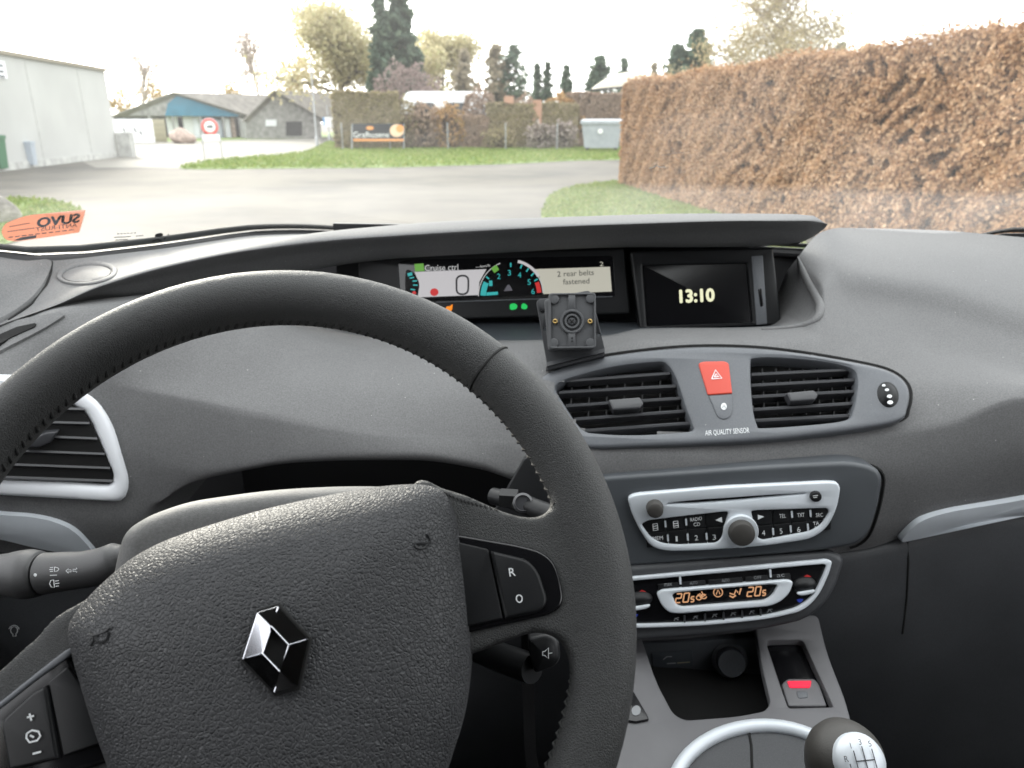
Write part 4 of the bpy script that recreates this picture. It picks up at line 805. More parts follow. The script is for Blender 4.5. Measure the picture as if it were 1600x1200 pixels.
# demister vent, top left
dv = conform('demister_bezel', rpoly([(-60, 545), (0, 513), (40, 500), (98, 491), (103, 495), (70, 516), (0, 553), (-60, 585)], [2, 20, 20, 6, 4, 20, 20, 2]), PAD, M['dash'], dash, lift=.003)
conform('demister_opening', rpoly([(-55, 562), (0, 528), (30, 515), (60, 508), (58, 514), (20, 532), (-55, 576)], 4), PAD, M['cavity'], dv, lift=.0042, thick=.002)
seam_on('slat', [(-55, 571), (0, 538), (30, 524), (56, 512)], PAD, M['slat'], dv, r=.0014, )
# tweeter cover on the dash top, pillar foot seam
tw = frame_on('speaker_ring', ell(136, 428, 48, 17.5, -.1, 60), ell(136, 429, 39, 13, -.1, 60), BROW, M['dash'], dash, lift=.0022)
conform('speaker_cover', ell(136, 429, 37.5, 12.2, -.1, 40), BROW, M['dash'], tw, lift=.0012, dome=.0015)
conform('pillar_foot', spline([(-100, 408), (0, 409), (40, 411), (76, 409), (78, 425), (68, 450), (45, 476), (0, 505), (-100, 548)], 6), BROW, M['dash'], dash, lift=.004, rings=5, dome=.006)
seam_on('seam', [(81, 409), (80, 425), (72, 447), (50, 475), (14, 500)], BROW, M['cavity'], dash, r=.0012)

# lower left panel, glove box, and the dark space below
lo = [
 [('w', -.95, .60, .85), (-60, 830, .60), (100, 850, .632), (200, 862, .655), (300, 870, .70), ('w', -.2, .72, .85)],
 [('w', -.95, .60, .80), (-60, 960, .585), (100, 980, .62), (200, 1000, .65), (300, 1010, .70), ('w', -.2, .74, .75)],
 [('w', -.95, .66, .55), ('w', -.6, .68, .55), ('w', -.2, .78, .55)], [('w', -.95, .72, .25), ('w', -.2, .9, .25)]]
lp, LOW, _ = loft(lo, np.linspace(-.92, -.22, 60), 'lower_panel', M['dash2'], dash)
strokes('light_icon', [[(22 + 5.5 * math.cos(a), 985 + 6 * math.sin(a)) for a in np.linspace(2.2, 7.2, 12)], [(20, 990), (20, 994), (25, 994), (25, 990)], [(22 + 9 * math.cos(a), 988 + 11 * math.sin(a)) for a in np.linspace(3.6, 5.8, 10)]], Plane(cast(LOW, 22, 985), surf_normal(LOW, 22, 985)), .0007, M['print'], lp, lift=.001)
go = [
 [(900, 892, .705), (985, 886, .703), (1300, 862, .716), (1405, 841, .726), (1600, 802, .74), ('w', .78, .675, .83)],
 [(900, 905, .699), (985, 898, .697), (1300, 875, .71), (1405, 853, .72), (1600, 815, .734), ('w', .78, .67, .82)],
 [(900, 1010, .69), (985, 1005, .69), (1300, 1000, .70), (1405, 1000, .71), (1600, 980, .725), ('w', .78, .68, .70)],
 [('w', -.25, .74, .55), ('w', .1, .74, .55), ('w', .78, .72, .5)], [('w', -.25, .95, .25), ('w', .78, .95, .25)]]
gb, GLOVE, _ = loft(go, np.linspace(-.2, .76, 70), 'glove_box', M['dash2'], dash)
seam_on('seam', [(1418, 846), (1419, 880), (1417, 930), (1410, 990)], GLOVE, M['cavity'], gb, r=.0012)

# ------------------------------------------------------------------ centre fascia, radio, climate panel
VP = plane_y(1150, 542, .748, 1150, 690, .682)
RP = plane_y(1150, 735, .664, 1150, 862, .650)
KP = plane_y(1150, 868, .650, 1150, 990, .622)
vp = empty('vent_panel', tuple(VP.o), 'blue-grey centre panel with two air vents and a red hazard button', 'vent panel')
OUT = spline([(838, 600), (862, 578), (900, 566), (945, 556), (1020, 546), (1096, 541), (1180, 543), (1260, 552), (1340, 566), (1385, 577), (1411, 592), (1422, 612), (1419, 638), (1405, 657), (1330, 672), (1200, 687), (1100, 693), (1000, 697), (925, 699), (870, 690), (838, 650)], 5)
plate('bezel', OUT, VP, .03, M['panel'], vp, rnd=.004, holes=[LV, RV], hole_depth=.022)
seam_on('gap', [tuple(p) for p in scaled(OUT, [1.003, 1.012])[8:-25]], PAD, M['cavity'], vp, r=.0016)
def vent(opening, lines, tab, lab):
    r_ = plate('air_vent', np.asarray(opening).mean(0) + (np.asarray(opening) - np.asarray(opening).mean(0)) * 1.01, VP.shift(-.0215), .002, M['cavity'], vp, rnd=.0003, label=lab)
    for (xa, ya), (xb, yb) in lines:
        a, b = VP.hit(xa, ya, -.006), VP.hit(xb, yb, -.006); d = unit(b - a); wv = unit(VP.n * .9 + VP.ey * .2); wv = unit(wv - d * (wv @ d)); w2 = np.cross(d, wv); L = np.linalg.norm(b - a); v = []
        for s_ in (-.5, .5):
            for q, h in ((0, .0), (.0008, .0018), (.004, .0022), (.012, .0012), (.012, -.0012), (.004, -.0020), (.0008, -.0016)): v.append((a + b) / 2 + d * L * s_ - wv * q + w2 * h)
        f = [(i, (i + 1) % 7, 7 + (i + 1) % 7, 7 + i) for i in range(7)] + [tuple(range(7))[::-1], tuple(range(7, 14))]; obj('slat', v, f, M['slat'], r_)
    for t in np.linspace(.12, .88, 7):
        xs = np.asarray(opening); xa = xs[:, 0].min() + t * np.ptp(xs[:, 0]); mb = MB().box((VP.hit(xa, xs[:, 1].min() + 4, -.017) + VP.hit(xa + 8 * (t - .5), xs[:, 1].max() - 4, -.017)) / 2, .0012, .05, .004, (VP.ex, VP.ey, VP.n)); mb.build('vane', M['black'], r_, smooth=False)
    plate('tab', rpoly(tab, 3), VP.shift(.0035), .012, M['slat'], r_, rnd=.0018)
vent(LV, [((886, 594), (1047, 582)), ((873, 612), (1056, 602)), ((884, 633), (1065, 621)), ((897, 654), (1072, 641)), ((912, 672), (1079, 660))], [(950, 624), (1000, 620), (1006, 630), (1000, 638), (958, 641)], 'driver-side centre air vent')
vent(RV, [((1174, 584), (1332, 576)), ((1174, 601), (1339, 592)), ((1175, 619), (1339, 610)), ((1177, 639), (1336, 629)), ((1180, 656), (1330, 648))], [(1229, 613), (1272, 609), (1279, 617), (1274, 625), (1236, 628)], 'passenger-side centre air vent')
hz = plate('hazard_button', rpoly([(1091, 567), (1100, 564.5), (1132, 564), (1139, 567), (1144.5, 614.5), (1106, 617)], [6, 4, 4, 6, 2, 2]), VP.shift(.0015), .004, M['red'], vp, rnd=.0012)
strokes('triangle_icon', [[(1112, 592), (1118, 578), (1128, 591), (1112, 592)], [(1116, 589), (1119, 584), (1123, 588.5), (1116, 589)]], VP.shift(.0015), .0011, M['print'], hz)
lk = plate('lock_button', rpoly([(1106.5, 618), (1144.5, 615.5), (1146, 640), (1141, 653), (1130, 656), (1121, 652)], [2, 2, 6, 6, 6, 8]), VP.shift(.001), .004, M['panel'], vp, rnd=.0012)
decal('lock_icon', ell(1131, 635, 4.5, 5.5), VP.shift(.001), M['print'], lk); strokes('key_icon', [[(1129, 637), (1131, 633), (1134, 637)]], VP.shift(.0016), .0006, M['ink'], lk)
lettering('lettering', 'AIR QUALITY SENSOR', VP, (1102, 680.5), (1171, 676), 8, M['print'], vp, lift=.0004)
dl = plate('dial', ell(1388, 616, 17, 21, -.35), VP.shift(.001), .004, M['black'], vp, rnd=.002, dome=.004)
for x, y, r_ in ((1381, 602, 2.2), (1386, 609, 2.6), (1390, 619, 3.2), (1391, 628.5, 3.6)): decal('dot', ell(x, y, r_ * 1.25, r_ * .85), VP.shift(.0045), M['print'], dl)

fascia = empty('centre_fascia', tuple(RP.o), 'blue-grey fascia panel that surrounds the car radio', 'fascia')
plate('panel', FO, RP, .05, M['fascia'], fascia, rnd=.005, k=5)
c_ = FO.mean(0); seam_on('gap', [tuple(p) for p in scaled(FO, [1.004, 1.012])[6:42]], PAD, M['cavity'], fascia, r=.0018)
radio = empty('car_radio', tuple(RP.hit(1150, 810)), 'silver-faced car radio with disc slot and black buttons', 'radio')
RO = rpoly([(980, 777), (995, 772), (1126, 761), (1292, 753), (1309, 754), (1314, 763), (1309, 794), (1293, 826), (1268, 843), (1197, 853.5), (1102, 860.5), (1043, 862), (1018, 856), (1001, 832), (986, 800)], [8, 10, 20, 12, 8, 8, 20, 18, 20, 20, 20, 12, 20, 20, 20])
FL = rpoly([(1002, 820), (1012, 814), (1060, 808), (1128, 800.5), (1139, 800), (1133, 822), (1128, 842), (1120, 849.5), (1060, 852.5), (1033, 850), (1016, 840)], [4, 5, 10, 5, 5, 10, 5, 6, 10, 10, 8])
FR = rpoly([(1174, 799), (1186, 798), (1292, 794.5), (1297, 800), (1285, 820), (1268, 831), (1192, 845), (1184, 841), (1179, 822)], [4, 4, 4, 5, 10, 12, 5, 6, 8])
SL = spline([(1041, 788), (1080, 783), (1150, 778), (1210, 774), (1260, 771.5), (1210, 777), (1150, 782.5), (1090, 787)], 4)
RB = RP.shift(.006)
plate('bezel', RO, RB, .008, M['silver'], radio, rnd=.0022, holes=[FL, FR, SL], hole_depth=.0075, k=4)
plate('slot', c_ * 0 + np.array([(1036, 780), (1265, 766), (1265, 778), (1036, 793)]), RP.shift(.0008), .0004, M['cavity'], radio, rnd=.0001)
def cells(xs, y0, y1, dx, skew, nm='button', mt='black', lift=.0028):
    """row of keys seen through the face: xs edges; y0/y1 functions of x"""
    for a, b in zip(xs[:-1], xs[1:]):
        plate(nm, rpoly([(a + .8 + dx, y0(a)), (b - .8 + dx, y0(b)), (b - .8 + dx + skew, y1(b)), (a + .8 + dx + skew, y1(a))], 1.2), RP.shift(lift), .003, M[mt], radio, rnd=.0005)
lt = lambda x: 818 - (x - 1003) * .13; lm = lambda x: 833 - (x - 1003) * .085; lb = lambda x: 856 - (x - 1003) * .03
cells([1000, 1038, 1071, 1101, 1142], lambda x: lt(x) - 4, lambda x: lm(x) - .8, 0, 2); cells([1008, 1043, 1074, 1104, 1140], lambda x: lm(x) + .8, lb, 0, 2)
rt_ = lambda x: 800 - (x - 1180) * .05; rm_ = lambda x: 822 - (x - 1180) * .10; rb_ = lambda x: 848 - (x - 1180) * .17
cells([1172, 1208, 1238, 1267, 1300], lambda x: rt_(x) - 4, lambda x: rm_(x) - .8, 0, -1); cells([1172, 1208, 1236, 1263, 1300], lambda x: rm_(x) + .8, rb_, 0, -1)
RK = RP.shift(.0028)
for x, y in ((1039.5, 819), (1072, 816), (1043.5, 841), (1074.5, 839.5), (1104, 838.5), (1237.5, 804), (1266.5, 802.5), (1208, 831), (1235.5, 827), (1262.5, 824)): decal('tick', rpoly([(x - 1.7, y - 5), (x + 1.2, y - 5.5), (x + 2, y + 5), (x - .8, y + 5.5)], 1), RK, M['silver'], radio, lift=.0014, t=.001)
for s_, a, b, h in (('MEM', (1020, 844.5), (1036, 843.2), 6), ('1', (1056, 846), (1059, 845.8), 8), ('2', (1086, 844.5), (1091, 844), 8), ('3', (1114, 843.5), (1119, 843), 8), ('RADIO', (1079, 815), (1097, 812.5), 5.5), ('CD', (1084, 822.5), (1094, 821.5), 5.5), ('4', (1191, 837), (1196, 836.5), 8), ('5', (1219, 834), (1223, 833.5), 8), ('6', (1246, 831.5), (1251, 831), 8), ('TA', (1271, 821), (1280, 820), 5.5), ('i', (1273, 829), (1276, 828.7), 6), ('TEL', (1218, 809.5), (1228, 808.8), 6), ('TXT', (1246, 808), (1257, 807.3), 6), ('SRC', (1275, 808), (1286, 807.3), 6)):
    lettering('lettering', s_, RK, a, b, h, M['print'], radio, lift=.001)
for pts in ([(1118, 813), (1128, 808), (1128.5, 816.5)], [(1194, 807.5), (1184, 804.5), (1184.5, 812)]): decal('arrow_mark', pts, RK, M['print'], radio, lift=.001)
for x, y in ((1024, 824), (1056, 820)): strokes('list_icon', [[(x - 4, y - 5), (x + 3, y - 6), (x + 4, y + 4), (x - 3, y + 5), (x - 4, y - 5)], [(x - 3, y - 1.5), (x + 3, y - 2.5)], [(x - 2.6, y + 2), (x + 3.4, y + 1)]], RK, .0008, M['print'], radio, lift=.001)
def knob(x, y, rpx, h, pl, mt, parent, name='knob', ring=None):
    c = pl.hit(x, y); r_ = rpx / FPX * ((c - CAM) @ CF); o = MB().lathe(c, pl.n, [(r_ * 1.04, 0), (r_ * 1.0, h * .4), (r_ * .97, h * .75), (r_ * .88, h * .93), (r_ * .7, h), (r_ * .3, h * 1.04), (0.0005, h * 1.05)], 36).build(name, mt, parent)
    if ring: MB().lathe(c, pl.n, [(r_ * ring, 0), (r_ * ring, h * .22), (r_ * (ring - .06), h * .3), (r_ * 1.05, h * .3)], 40).build('knob_ring', M['silver'], o)
    return o
knob(1157, 829, 20, .013, RB, M['knob'], radio, ring=1.33); knob(1023, 793, 13, .011, RB, M['knob'], radio); e_ = knob(1274, 775, 8.5, .004, RB, M['black'], radio, 'eject_button')
strokes('eject_icon', [[(1270, 775), (1278, 774)], [(1271, 777.5), (1277, 777)]], RB.shift(.0043), .0007, M['print'], e_)

climate = empty('climate_panel', tuple(KP.o), 'climate control panel with amber temperature display below the radio', 'climate panel')
plate('housing', rpoly([(860, 897), (985, 884), (1300, 860), (1322, 872), (1305, 928), (1268, 968), (1200, 984), (1100, 995), (990, 1003), (860, 1008)], [5, 20, 20, 20, 40, 40, 30, 30, 30, 5]), KP, .04, M['dash2'], climate, rnd=.006, k=5)
KO = rpoly([(855, 914), (985, 902), (1292, 874), (1301, 877), (1297, 893), (1281, 930), (1256, 955), (1200, 968), (1100, 978), (1000, 982), (930, 981), (890, 968)], [10, 20, 8, 6, 12, 25, 25, 30, 30, 30, 30, 30])
KI = rpoly([(866, 919), (985, 908), (1287, 881.5), (1292, 884), (1288, 897), (1274, 927), (1250, 949), (1198, 962), (1100, 972), (1000, 976), (935, 975), (900, 964)], [10, 20, 8, 6, 12, 25, 25, 30, 30, 30, 30, 30])
plate('silver_rim', KO, KP.shift(.005), .006, M['silver'], climate, rnd=.0012, holes=[KI], hole_depth=.005)
plate('face', KO, KP.shift(.0012), .002, M['gloss'], climate, rnd=.0005)
DO = rpoly([(1026, 928), (1034, 922), (1231, 906), (1240, 909), (1235, 926), (1220, 941), (1200, 948), (1062, 959), (1046, 958), (1034, 947)], [6, 6, 6, 6, 10, 12, 10, 10, 10, 10])
DI = rpoly([(1050, 930), (1056, 926), (1208, 913), (1216, 915), (1208, 931), (1196, 939), (1066, 949), (1057, 946)], [4, 4, 4, 4, 6, 6, 6, 6])
plate('display_frame', DO, KP.shift(.008), .008, M['silver'], climate, rnd=.0016, holes=[DI], hole_depth=.006, k=5)
ds = plate('display', DI + 0, KP.shift(.0028), .0012, M['gloss'], climate, rnd=.0002); KD = KP.shift(.0028)
def seg(ch, x, y, w_, h_):
    S = {'0': 'abcdef', '2': 'abged', '5': 'afgcd'}[ch]; L = {'a': ((0, 0), (1, 0)), 'b': ((1, 0), (1, .5)), 'c': ((1, .5), (1, 1)), 'd': ((0, 1), (1, 1)), 'e': ((0, .5), (0, 1)), 'f': ((0, 0), (0, .5)), 'g': ((0, .5), (1, .5))}
    out = []
    for k in S:
        (a, b), (c, d) = L[k]; q = lambda u, v: (x + w_ * u + h_ * .18 * (1 - v), y + h_ * v - w_ * u * .07); out.append([q(a, b), q(c, d)])
    return out
for x, y in ((1055, 928), (1167, 918)):
    strokes('temperature', seg('2', x, y, 8, 14) + seg('0', x + 12, y - 1, 8, 14) + seg('5', x + 24, y + 4.5, 4.5, 8), KD, .0013, M['lcd_amber'], ds)
strokes('fan_icon', [[(1096 + r_ * math.cos(a), 930 + r_ * math.sin(a)) for r_, a in ((6, q), (3, q + .8), (0, q))] for q in (0, 1.57, 3.14, 4.7)] + [list(map(tuple, ell(1092, 934, 4, 3.4, n=9))), list(map(tuple, ell(1100, 932, 4, 3.4, n=9)))], KD, .0011, M['lcd_amber'], ds)
strokes('auto_icon', [list(map(tuple, np.r_[ell(1122, 925.5, 7, 7, n=20), ell(1122, 925.5, 7, 7, n=20)[:1]])), [(1119, 929), (1122, 921), (1125, 928.5)]], KD, .0010, M['lcd_amber'], ds)
strokes('airflow_icon', [[(1140, 927), (1147, 929), (1150, 922), (1153, 926)], [(1144, 934), (1150, 930)], [(1155, 929), (1158, 919)], [(1140, 931), (1146, 934)]], KD, .0014, M['lcd_amber'], ds)
KF = KP.shift(.0012)
for a, b in ((1028, 1060), (1065, 1102), (1107, 1160), (1165, 1200), (1206, 1235)): plate('button', rpoly([(a, 913 - (a - 1028) * .082), (b, 913 - (b - 1028) * .082), (b + 1, 925 - (b - 1028) * .09), (a + 1, 925 - (a - 1028) * .09)], 1.5), KP.shift(.0032), .002, M['black'], climate, rnd=.0005)
for s_, x, y in (('max', 1044, 912), ('AUTO', 1084, 909.5), ('AUTO', 1134, 905.5), ('OFF', 1184, 901), ('ac', 1220, 898)): lettering('lettering', s_, KP.shift(.0032), (x - 6, y + 4), (x + 6, y + 3), 4.5, M['print_dim'], climate)
for x, y in ((1063, 907), (1204, 896)): decal('tick', rpoly([(x - 2, y - 6), (x + 1.2, y - 6.5), (x + 2, y + 6), (x - 1, y + 6.5)], 1), KF, M['silver'], climate, lift=.003, t=.002)
for i, x in enumerate((1070, 1102, 1131, 1160, 1189)): y = 968 - (x - 1070) * .085; decal('tick', rpoly([(x - 1.6, y - 6), (x + 1.2, y - 6), (x + 1.2, y + 6), (x - 1.6, y + 6)], 1), KF, M['slat'], climate, lift=.003, t=.002)
for x in (1057, 1087, 1117, 1146, 1175, 1203): y = 968 - (x - 1057) * .09; strokes('key_icon', [[(x - 4, y + 2), (x - 1, y - 2), (x + 3, y + 1)], [(x - 3, y - 2), (x + 4, y - 3)]], KF, .0006, M['print_dim'], climate)
for cx, cy, rx_, ay, by in ((1258, 914, 18, 900, 938), (1000, 937, 20, 924, 962)):
    tg = plate('temperature_rocker', ell(cx, cy, rx_, 12, -.1), KP.shift(.004), .004, M['black'], climate, rnd=.002, dome=.003)
    plate('silver_tip', spline([(cx - 10, cy + 12), (cx + 14, cy + 8), (cx + 13, cy + 13), (cx, cy + 16.5), (cx - 9, cy + 16.5)], 4), KP.shift(.0065), .004, M['silver'], tg, rnd=.0012)
    decal('red_arrow', spline([(cx - 3, ay + 3), (cx + 3, ay - 2), (cx + 10, ay + 1.5), (cx + 3, ay + 1.5)], 2), KF, M['arrow_red'], climate); decal('blue_arrow', spline([(cx - 13, by - 1), (cx - 3, by - 2), (cx - 8, by + 4)], 2), KF, M['arrow_blue'], climate)

# ------------------------------------------------------------------ displays in the well
IP = plane_y(800, 400, .935, 800, 500, .918)
inst = empty('instrument_display', tuple(IP.hit(800, 500)), 'wide digital instrument display showing speed zero and a rev counter', 'display')
plate('housing', rpoly([(560, 402), (640, 397), (975, 388), (985, 490), (640, 501), (560, 505)], 6), IP, .03, M['black'], inst, rnd=.002)
plate('screen_glass', rpoly([(622, 409), (640, 406), (958, 399.5), (962, 464), (700, 470), (640, 470), (626, 462)], 5), IP.shift(.001), .001, M['gloss'], inst, rnd=.0003)
S = IP.shift(.001)
decal('speed_field', [(648, 425), (760, 420.5), (749, 440), (747, 461), (653, 464.5), (655, 445)], S, M['lcd_white'], inst)
decal('message_field', [(836, 420.5), (953, 416.8), (956, 455.5), (849, 459.5), (846, 443), (842, 430)], S, M['lcd_cream'], inst)
lettering('lettering', '2 rear belts', S, (871, 432.5), (928, 429.5), 8.5, M['ink'], inst, lift=.0014); lettering('lettering', 'fastened', S, (880, 444.5), (921, 442.8), 8.5, M['ink'], inst, lift=.0014)
lettering('lettering', '2', S, (937, 416), (943, 415.8), 7, M['lcd_cream'], inst, lift=.001)
decal('cruise_icon', [(647.5, 412.5), (661.5, 411.5), (663, 423.5), (648.5, 424.2)], S, M['lcd_green'], inst, lift=.001)
lettering('lettering', 'Cruise ctrl', S, (664, 423.6), (716, 421.8), 9.5, M['lcd_text'], inst, lift=.001); lettering('lettering', '---km/h', S, (743, 419), (766, 416.5), 4, M['lcd_text'], inst, lift=.001)
ring0 = rpoly([(713, 431), (732, 430.5), (731.5, 459.5), (713.5, 460)], 9.5, 6)
strokes('speed_zero', [[tuple(p) for p in np.r_[ring0, ring0[:2]]]], S, .0023, M['ink'], inst, lift=.0016)
decal('red_lamp', ell(678.5, 456.5, 6.5, 6), S, M['lcd_red'], inst, lift=.0012)
gauge = decal('fuel_gauge', spline([(634, 424), (645, 426), (653, 437), (655, 448), (651, 461), (640, 465), (634, 464)], 4), S, M['gloss'], inst, lift=.0012)
for i, (x, y) in enumerate(((640.5, 428.5), (643.5, 434), (648, 439), (649, 445.5), (645, 452.5))): strokes('gauge_tick', [[(x - 3.5, y + 1 - i * .4), (x + 3.5, y - 1 + i * .4)]], S, .0016 if i else .004, M['lcd_cyan'], gauge, lift=.002)
decal('gauge_red', ell(647, 457.5, 3, 2.8), S, M['lcd_red'], gauge, lift=.002)
tach = decal('rev_counter', [(798 + 50 * math.cos(a) * 1.0, 462 - 53 * math.sin(a) - (50 * math.cos(a)) * .03) for a in np.linspace(0, math.pi, 30)], S, M['gloss'], inst, lift=.0012)
arcp = lambda r_, a: (798 + r_ * math.cos(a), 461.5 - r_ * 1.06 * math.sin(a) - r_ * math.cos(a) * .03)
strokes('arc', [[arcp(51, a) for a in np.linspace(.55, 1.35, 14)]], S, .0036, M['lcd_white'], tach, lift=.0018); strokes('arc', [[arcp(50.5, a) for a in np.linspace(1.9, 3.14, 14)], [arcp(50.5, a) for a in np.linspace(.05, .6, 8)]], S, .0010, M['lcd_text'], tach, lift=.0018)
strokes('rev_bar', [[arcp(43, a) for a in np.linspace(2.66, 3.12, 8)]], S, .0072, M['lcd_cyan'], tach, lift=.002); strokes('red_zone', [[arcp(44.5, a) for a in np.linspace(.06, .42, 8)]], S, .0056, M['lcd_red'], tach, lift=.002)
strokes('green_mark', [[arcp(46.5, a) for a in np.linspace(2.02, 2.22, 4)]], S, .0072, M['lcd_green'], tach, lift=.002)
strokes('tick_marks', [[arcp(42, a), arcp(48, a)] for a in (2.5, 1.57, .95, 1.2, .72, .5)], S, .0018, M['lcd_cyan'], tach, lift=.002, kind='stuff')
strokes('baseline', [[(760, 459.5), (778, 458)]], S, .004, M['lcd_cyan'], tach, lift=.002)
for s_, x, y in (('1', 767, 443), ('2', 779.5, 432), ('3', 796, 426.5), ('4', 812, 430), ('5', 827, 441), ('6', 833, 455.5)): lettering('lettering', s_, S, (x - 2.6, y + 4), (x + 2.6, y + 3.8), 8.5, M['lcd_cyan'], tach, lift=.0022)
decal('belt_icon', [(787, 455), (793, 445), (796, 445), (801, 454)], S, M['lcd_grey'], tach, lift=.002)
decal('divider', [(681, 471.4), (957, 462.6), (957, 464), (681, 473)], S, M['panel'], inst, lift=.0015)
decal('warning_engine', spline([(696, 485), (698, 479), (703, 478.5), (707, 475.5), (706, 484), (702, 488)], 3), S, M['lcd_orange'], inst); decal('warning_lights', spline([(797, 483), (797, 476), (803, 474), (808, 477), (807, 482), (802, 484)], 3), S, M['lamp_green'], inst); decal('warning_lights', spline([(815, 482), (815, 476), (819, 474), (824, 478), (822, 483)], 3), S, M['lamp_green'], inst)
CP_ = plane_y(1090, 405, .925, 1090, 510, .90)
clk = empty('clock_screen', tuple(CP_.hit(1090, 510)), 'dark screen showing the time 13:10 right of the instruments', 'screen')
plate('bezel', rpoly([(984, 392), (1208, 386), (1222, 508), (1000, 516)], 5), CP_, .04, M['black'], clk, rnd=.003, holes=[rpoly([(1004, 414), (1168, 411), (1176, 503.5), (1011, 509.5)], 3)], hole_depth=.006)
plate('screen', rpoly([(998, 410), (1172, 408), (1180, 508), (1006, 514)], 3), CP_.shift(-.0045), .001, M['gloss'], clk, rnd=.0003)
lettering('time', '13:10', CP_.shift(-.0045), (1063, 472.5), (1116, 470), 19, M['lcd_clock'], clk, lift=.0008, bold=1.1)
plate('latch_button', rpoly([(1184, 452), (1190, 450), (1193, 478), (1188, 480)], 2), CP_.shift(.0008), .002, M['gloss'], clk, rnd=.0006); plate('side_strip', rpoly([(1174, 400), (1192, 399), (1199, 506), (1182, 508)], 2), CP_.shift(.0004), .002, M['panel'], clk, rnd=.0008)

# ------------------------------------------------------------------ phone mount on the dash
MP = Plane(at_y(895, 505, .725), unit(CAM - at_y(895, 505, .725)) + np.array([0, 0, .12]))
mount = empty('phone_mount', tuple(at_y(900, 570, .745)), 'black plastic phone mount plate clipped to the dashboard', 'phone mount')
plate('bracket', rpoly([(837, 469), (923, 453), (945, 545), (943, 557), (855, 579), (854, 566)], [8, 8, 3, 3, 2, 3]), MP.shift(-.012), .004, M['mount2'], mount, rnd=.0008, holes=[ell(848, 487, 3.4, 3), ell(853, 514, 3.4, 3), ell(936, 523, 2, 2)])
fl = [MP.hit(855, 566, -.012), MP.hit(945, 544, -.012), at_y(944, 560, .752), at_y(852, 583, .752)]
MB().add(fl + [p - np.array([0, .004, .003]) for p in fl], [(0, 1, 2, 3), (7, 6, 5, 4), (0, 4, 5, 1), (1, 5, 6, 2), (2, 6, 7, 3), (3, 7, 4, 0)]).build('foot', M['mount2'], mount, smooth=False)
OUTM = rpoly([(857, 458), (931, 457), (931.5, 544), (857, 545)], 6)
plate('rear_plate', rpoly([(850, 468), (920, 462), (928, 546), (856, 548)], 6), MP.shift(-.004), .006, M['mount'], mount, rnd=.001)
hp = plate('holder', OUTM, MP, .003, M['mount'], mount, rnd=.0006)
MT = MP.shift(.0)
plate('rim', OUTM, MP.shift(.0035), .004, M['mount'], mount, rnd=.0006, holes=[rpoly([(861, 461), (928, 460), (928.5, 541), (861, 541.5)], 4)])
for x, y in ((866, 467), (923, 466), (865, 536), (923, 536)): plate('corner_boss', ell(x, y, 7.5, 7.5), MP.shift(.003), .0035, M['mount'], mount, rnd=.0006)
for a, b in (((888, 460), (899, 484)), ((888, 518), (899, 543))): plate('spine', [(a[0], a[1]), (b[0], a[1]), (b[0], b[1]), (a[0], b[1])], MP.shift(.0028), .003, M['mount'], mount, rnd=.0005)
for r0_, r1_ in ((19, 15), (11.5, 8.5)): plate('ring', ell(894, 502, r0_, r0_), MP.shift(.0034), .0036, M['mount'], mount, rnd=.0005, holes=[ell(894, 502, r1_, r1_)])
sc = plate('screw', ell(893.5, 502, 6, 6), MP.shift(.002), .0025, M['slat'], mount, rnd=.0006); strokes('cross_slot', [[(890.5, 499), (896.5, 505)], [(890.5, 505), (896.5, 499)]], MP.shift(.002), .0008, M['cavity'], sc, lift=.0004)
for x in (867.5, 922): plate('brass_insert', ell(x, 502, 3.7, 3.9), MP.shift(.0036), .003, M['brass'], mount, rnd=.0003, holes=[ell(x, 502, 1.7, 1.7, n=12)])
for y in (528, 533): decal('pin_hole', ell(894, y, 1.3, 1.3, n=10), MP.shift(.0028), M['cavity'], mount)
# small warning-light speck hood strip under the instruments is the well floor itself
# ================================================================== STEERING WHEEL
WC = np.array([-.3055, .2990, 1.0625]); _t, _a = .6450, .1750
WN = np.array([math.sin(_a) * math.cos(_t), -math.cos(_a) * math.cos(_t), math.sin(_t)])
WP = Plane(WC, WN); RC, RT = .1765, .0158
wheel = empty('steering_wheel', tuple(WC - WN * .05), 'black leather three-spoke steering wheel turned slightly to the left', 'steering wheel')
bm = bmesh.new(); nth, nph = 220, 28; vv = []
for i in range(nth):
    t = 2 * math.pi * i / nth
    for j in range(nph):
        h = 2 * math.pi * j / nph; rr = RC + RT * 1.02 * math.cos(h); vv.append(bm.verts.new(WP.pt(rr * math.cos(t), rr * math.sin(t), RT * 1.05 * math.sin(h))))
for i in range(nth):
    for j in range(nph): bm.faces.new([vv[i * nph + j], vv[((i + 1) % nth) * nph + j], vv[((i + 1) % nth) * nph + (j + 1) % nph], vv[i * nph + (j + 1) % nph]])
def prism(px, h0, h1):
    Q = [WP.uv(WP.hit(x, y)) for x, y in px]
    if .5 * sum(Q[i][0] * Q[(i + 1) % len(Q)][1] - Q[(i + 1) % len(Q)][0] * Q[i][1] for i in range(len(Q))) < 0: Q = Q[::-1]
    a = [bm.verts.new(WP.pt(q[0], q[1], h1)) for q in Q]; b = [bm.verts.new(WP.pt(q[0], q[1], h0)) for q in Q]; n = len(Q)
    tri = tessellate_polygon([[Vector((q[0], q[1], 0)) for q in Q]])
    for t in tri:
        u = [Q[k] for k in t]; s_ = (u[1][0] - u[0][0]) * (u[2][1] - u[0][1]) - (u[2][0] - u[0][0]) * (u[1][1] - u[0][1]); t = t if s_ > 0 else t[::-1]
        bm.faces.new([a[k] for k in t]); bm.faces.new([b[k] for k in t[::-1]])
    for i in range(n): bm.faces.new([b[i], b[(i + 1) % n], a[(i + 1) % n], a[i]])
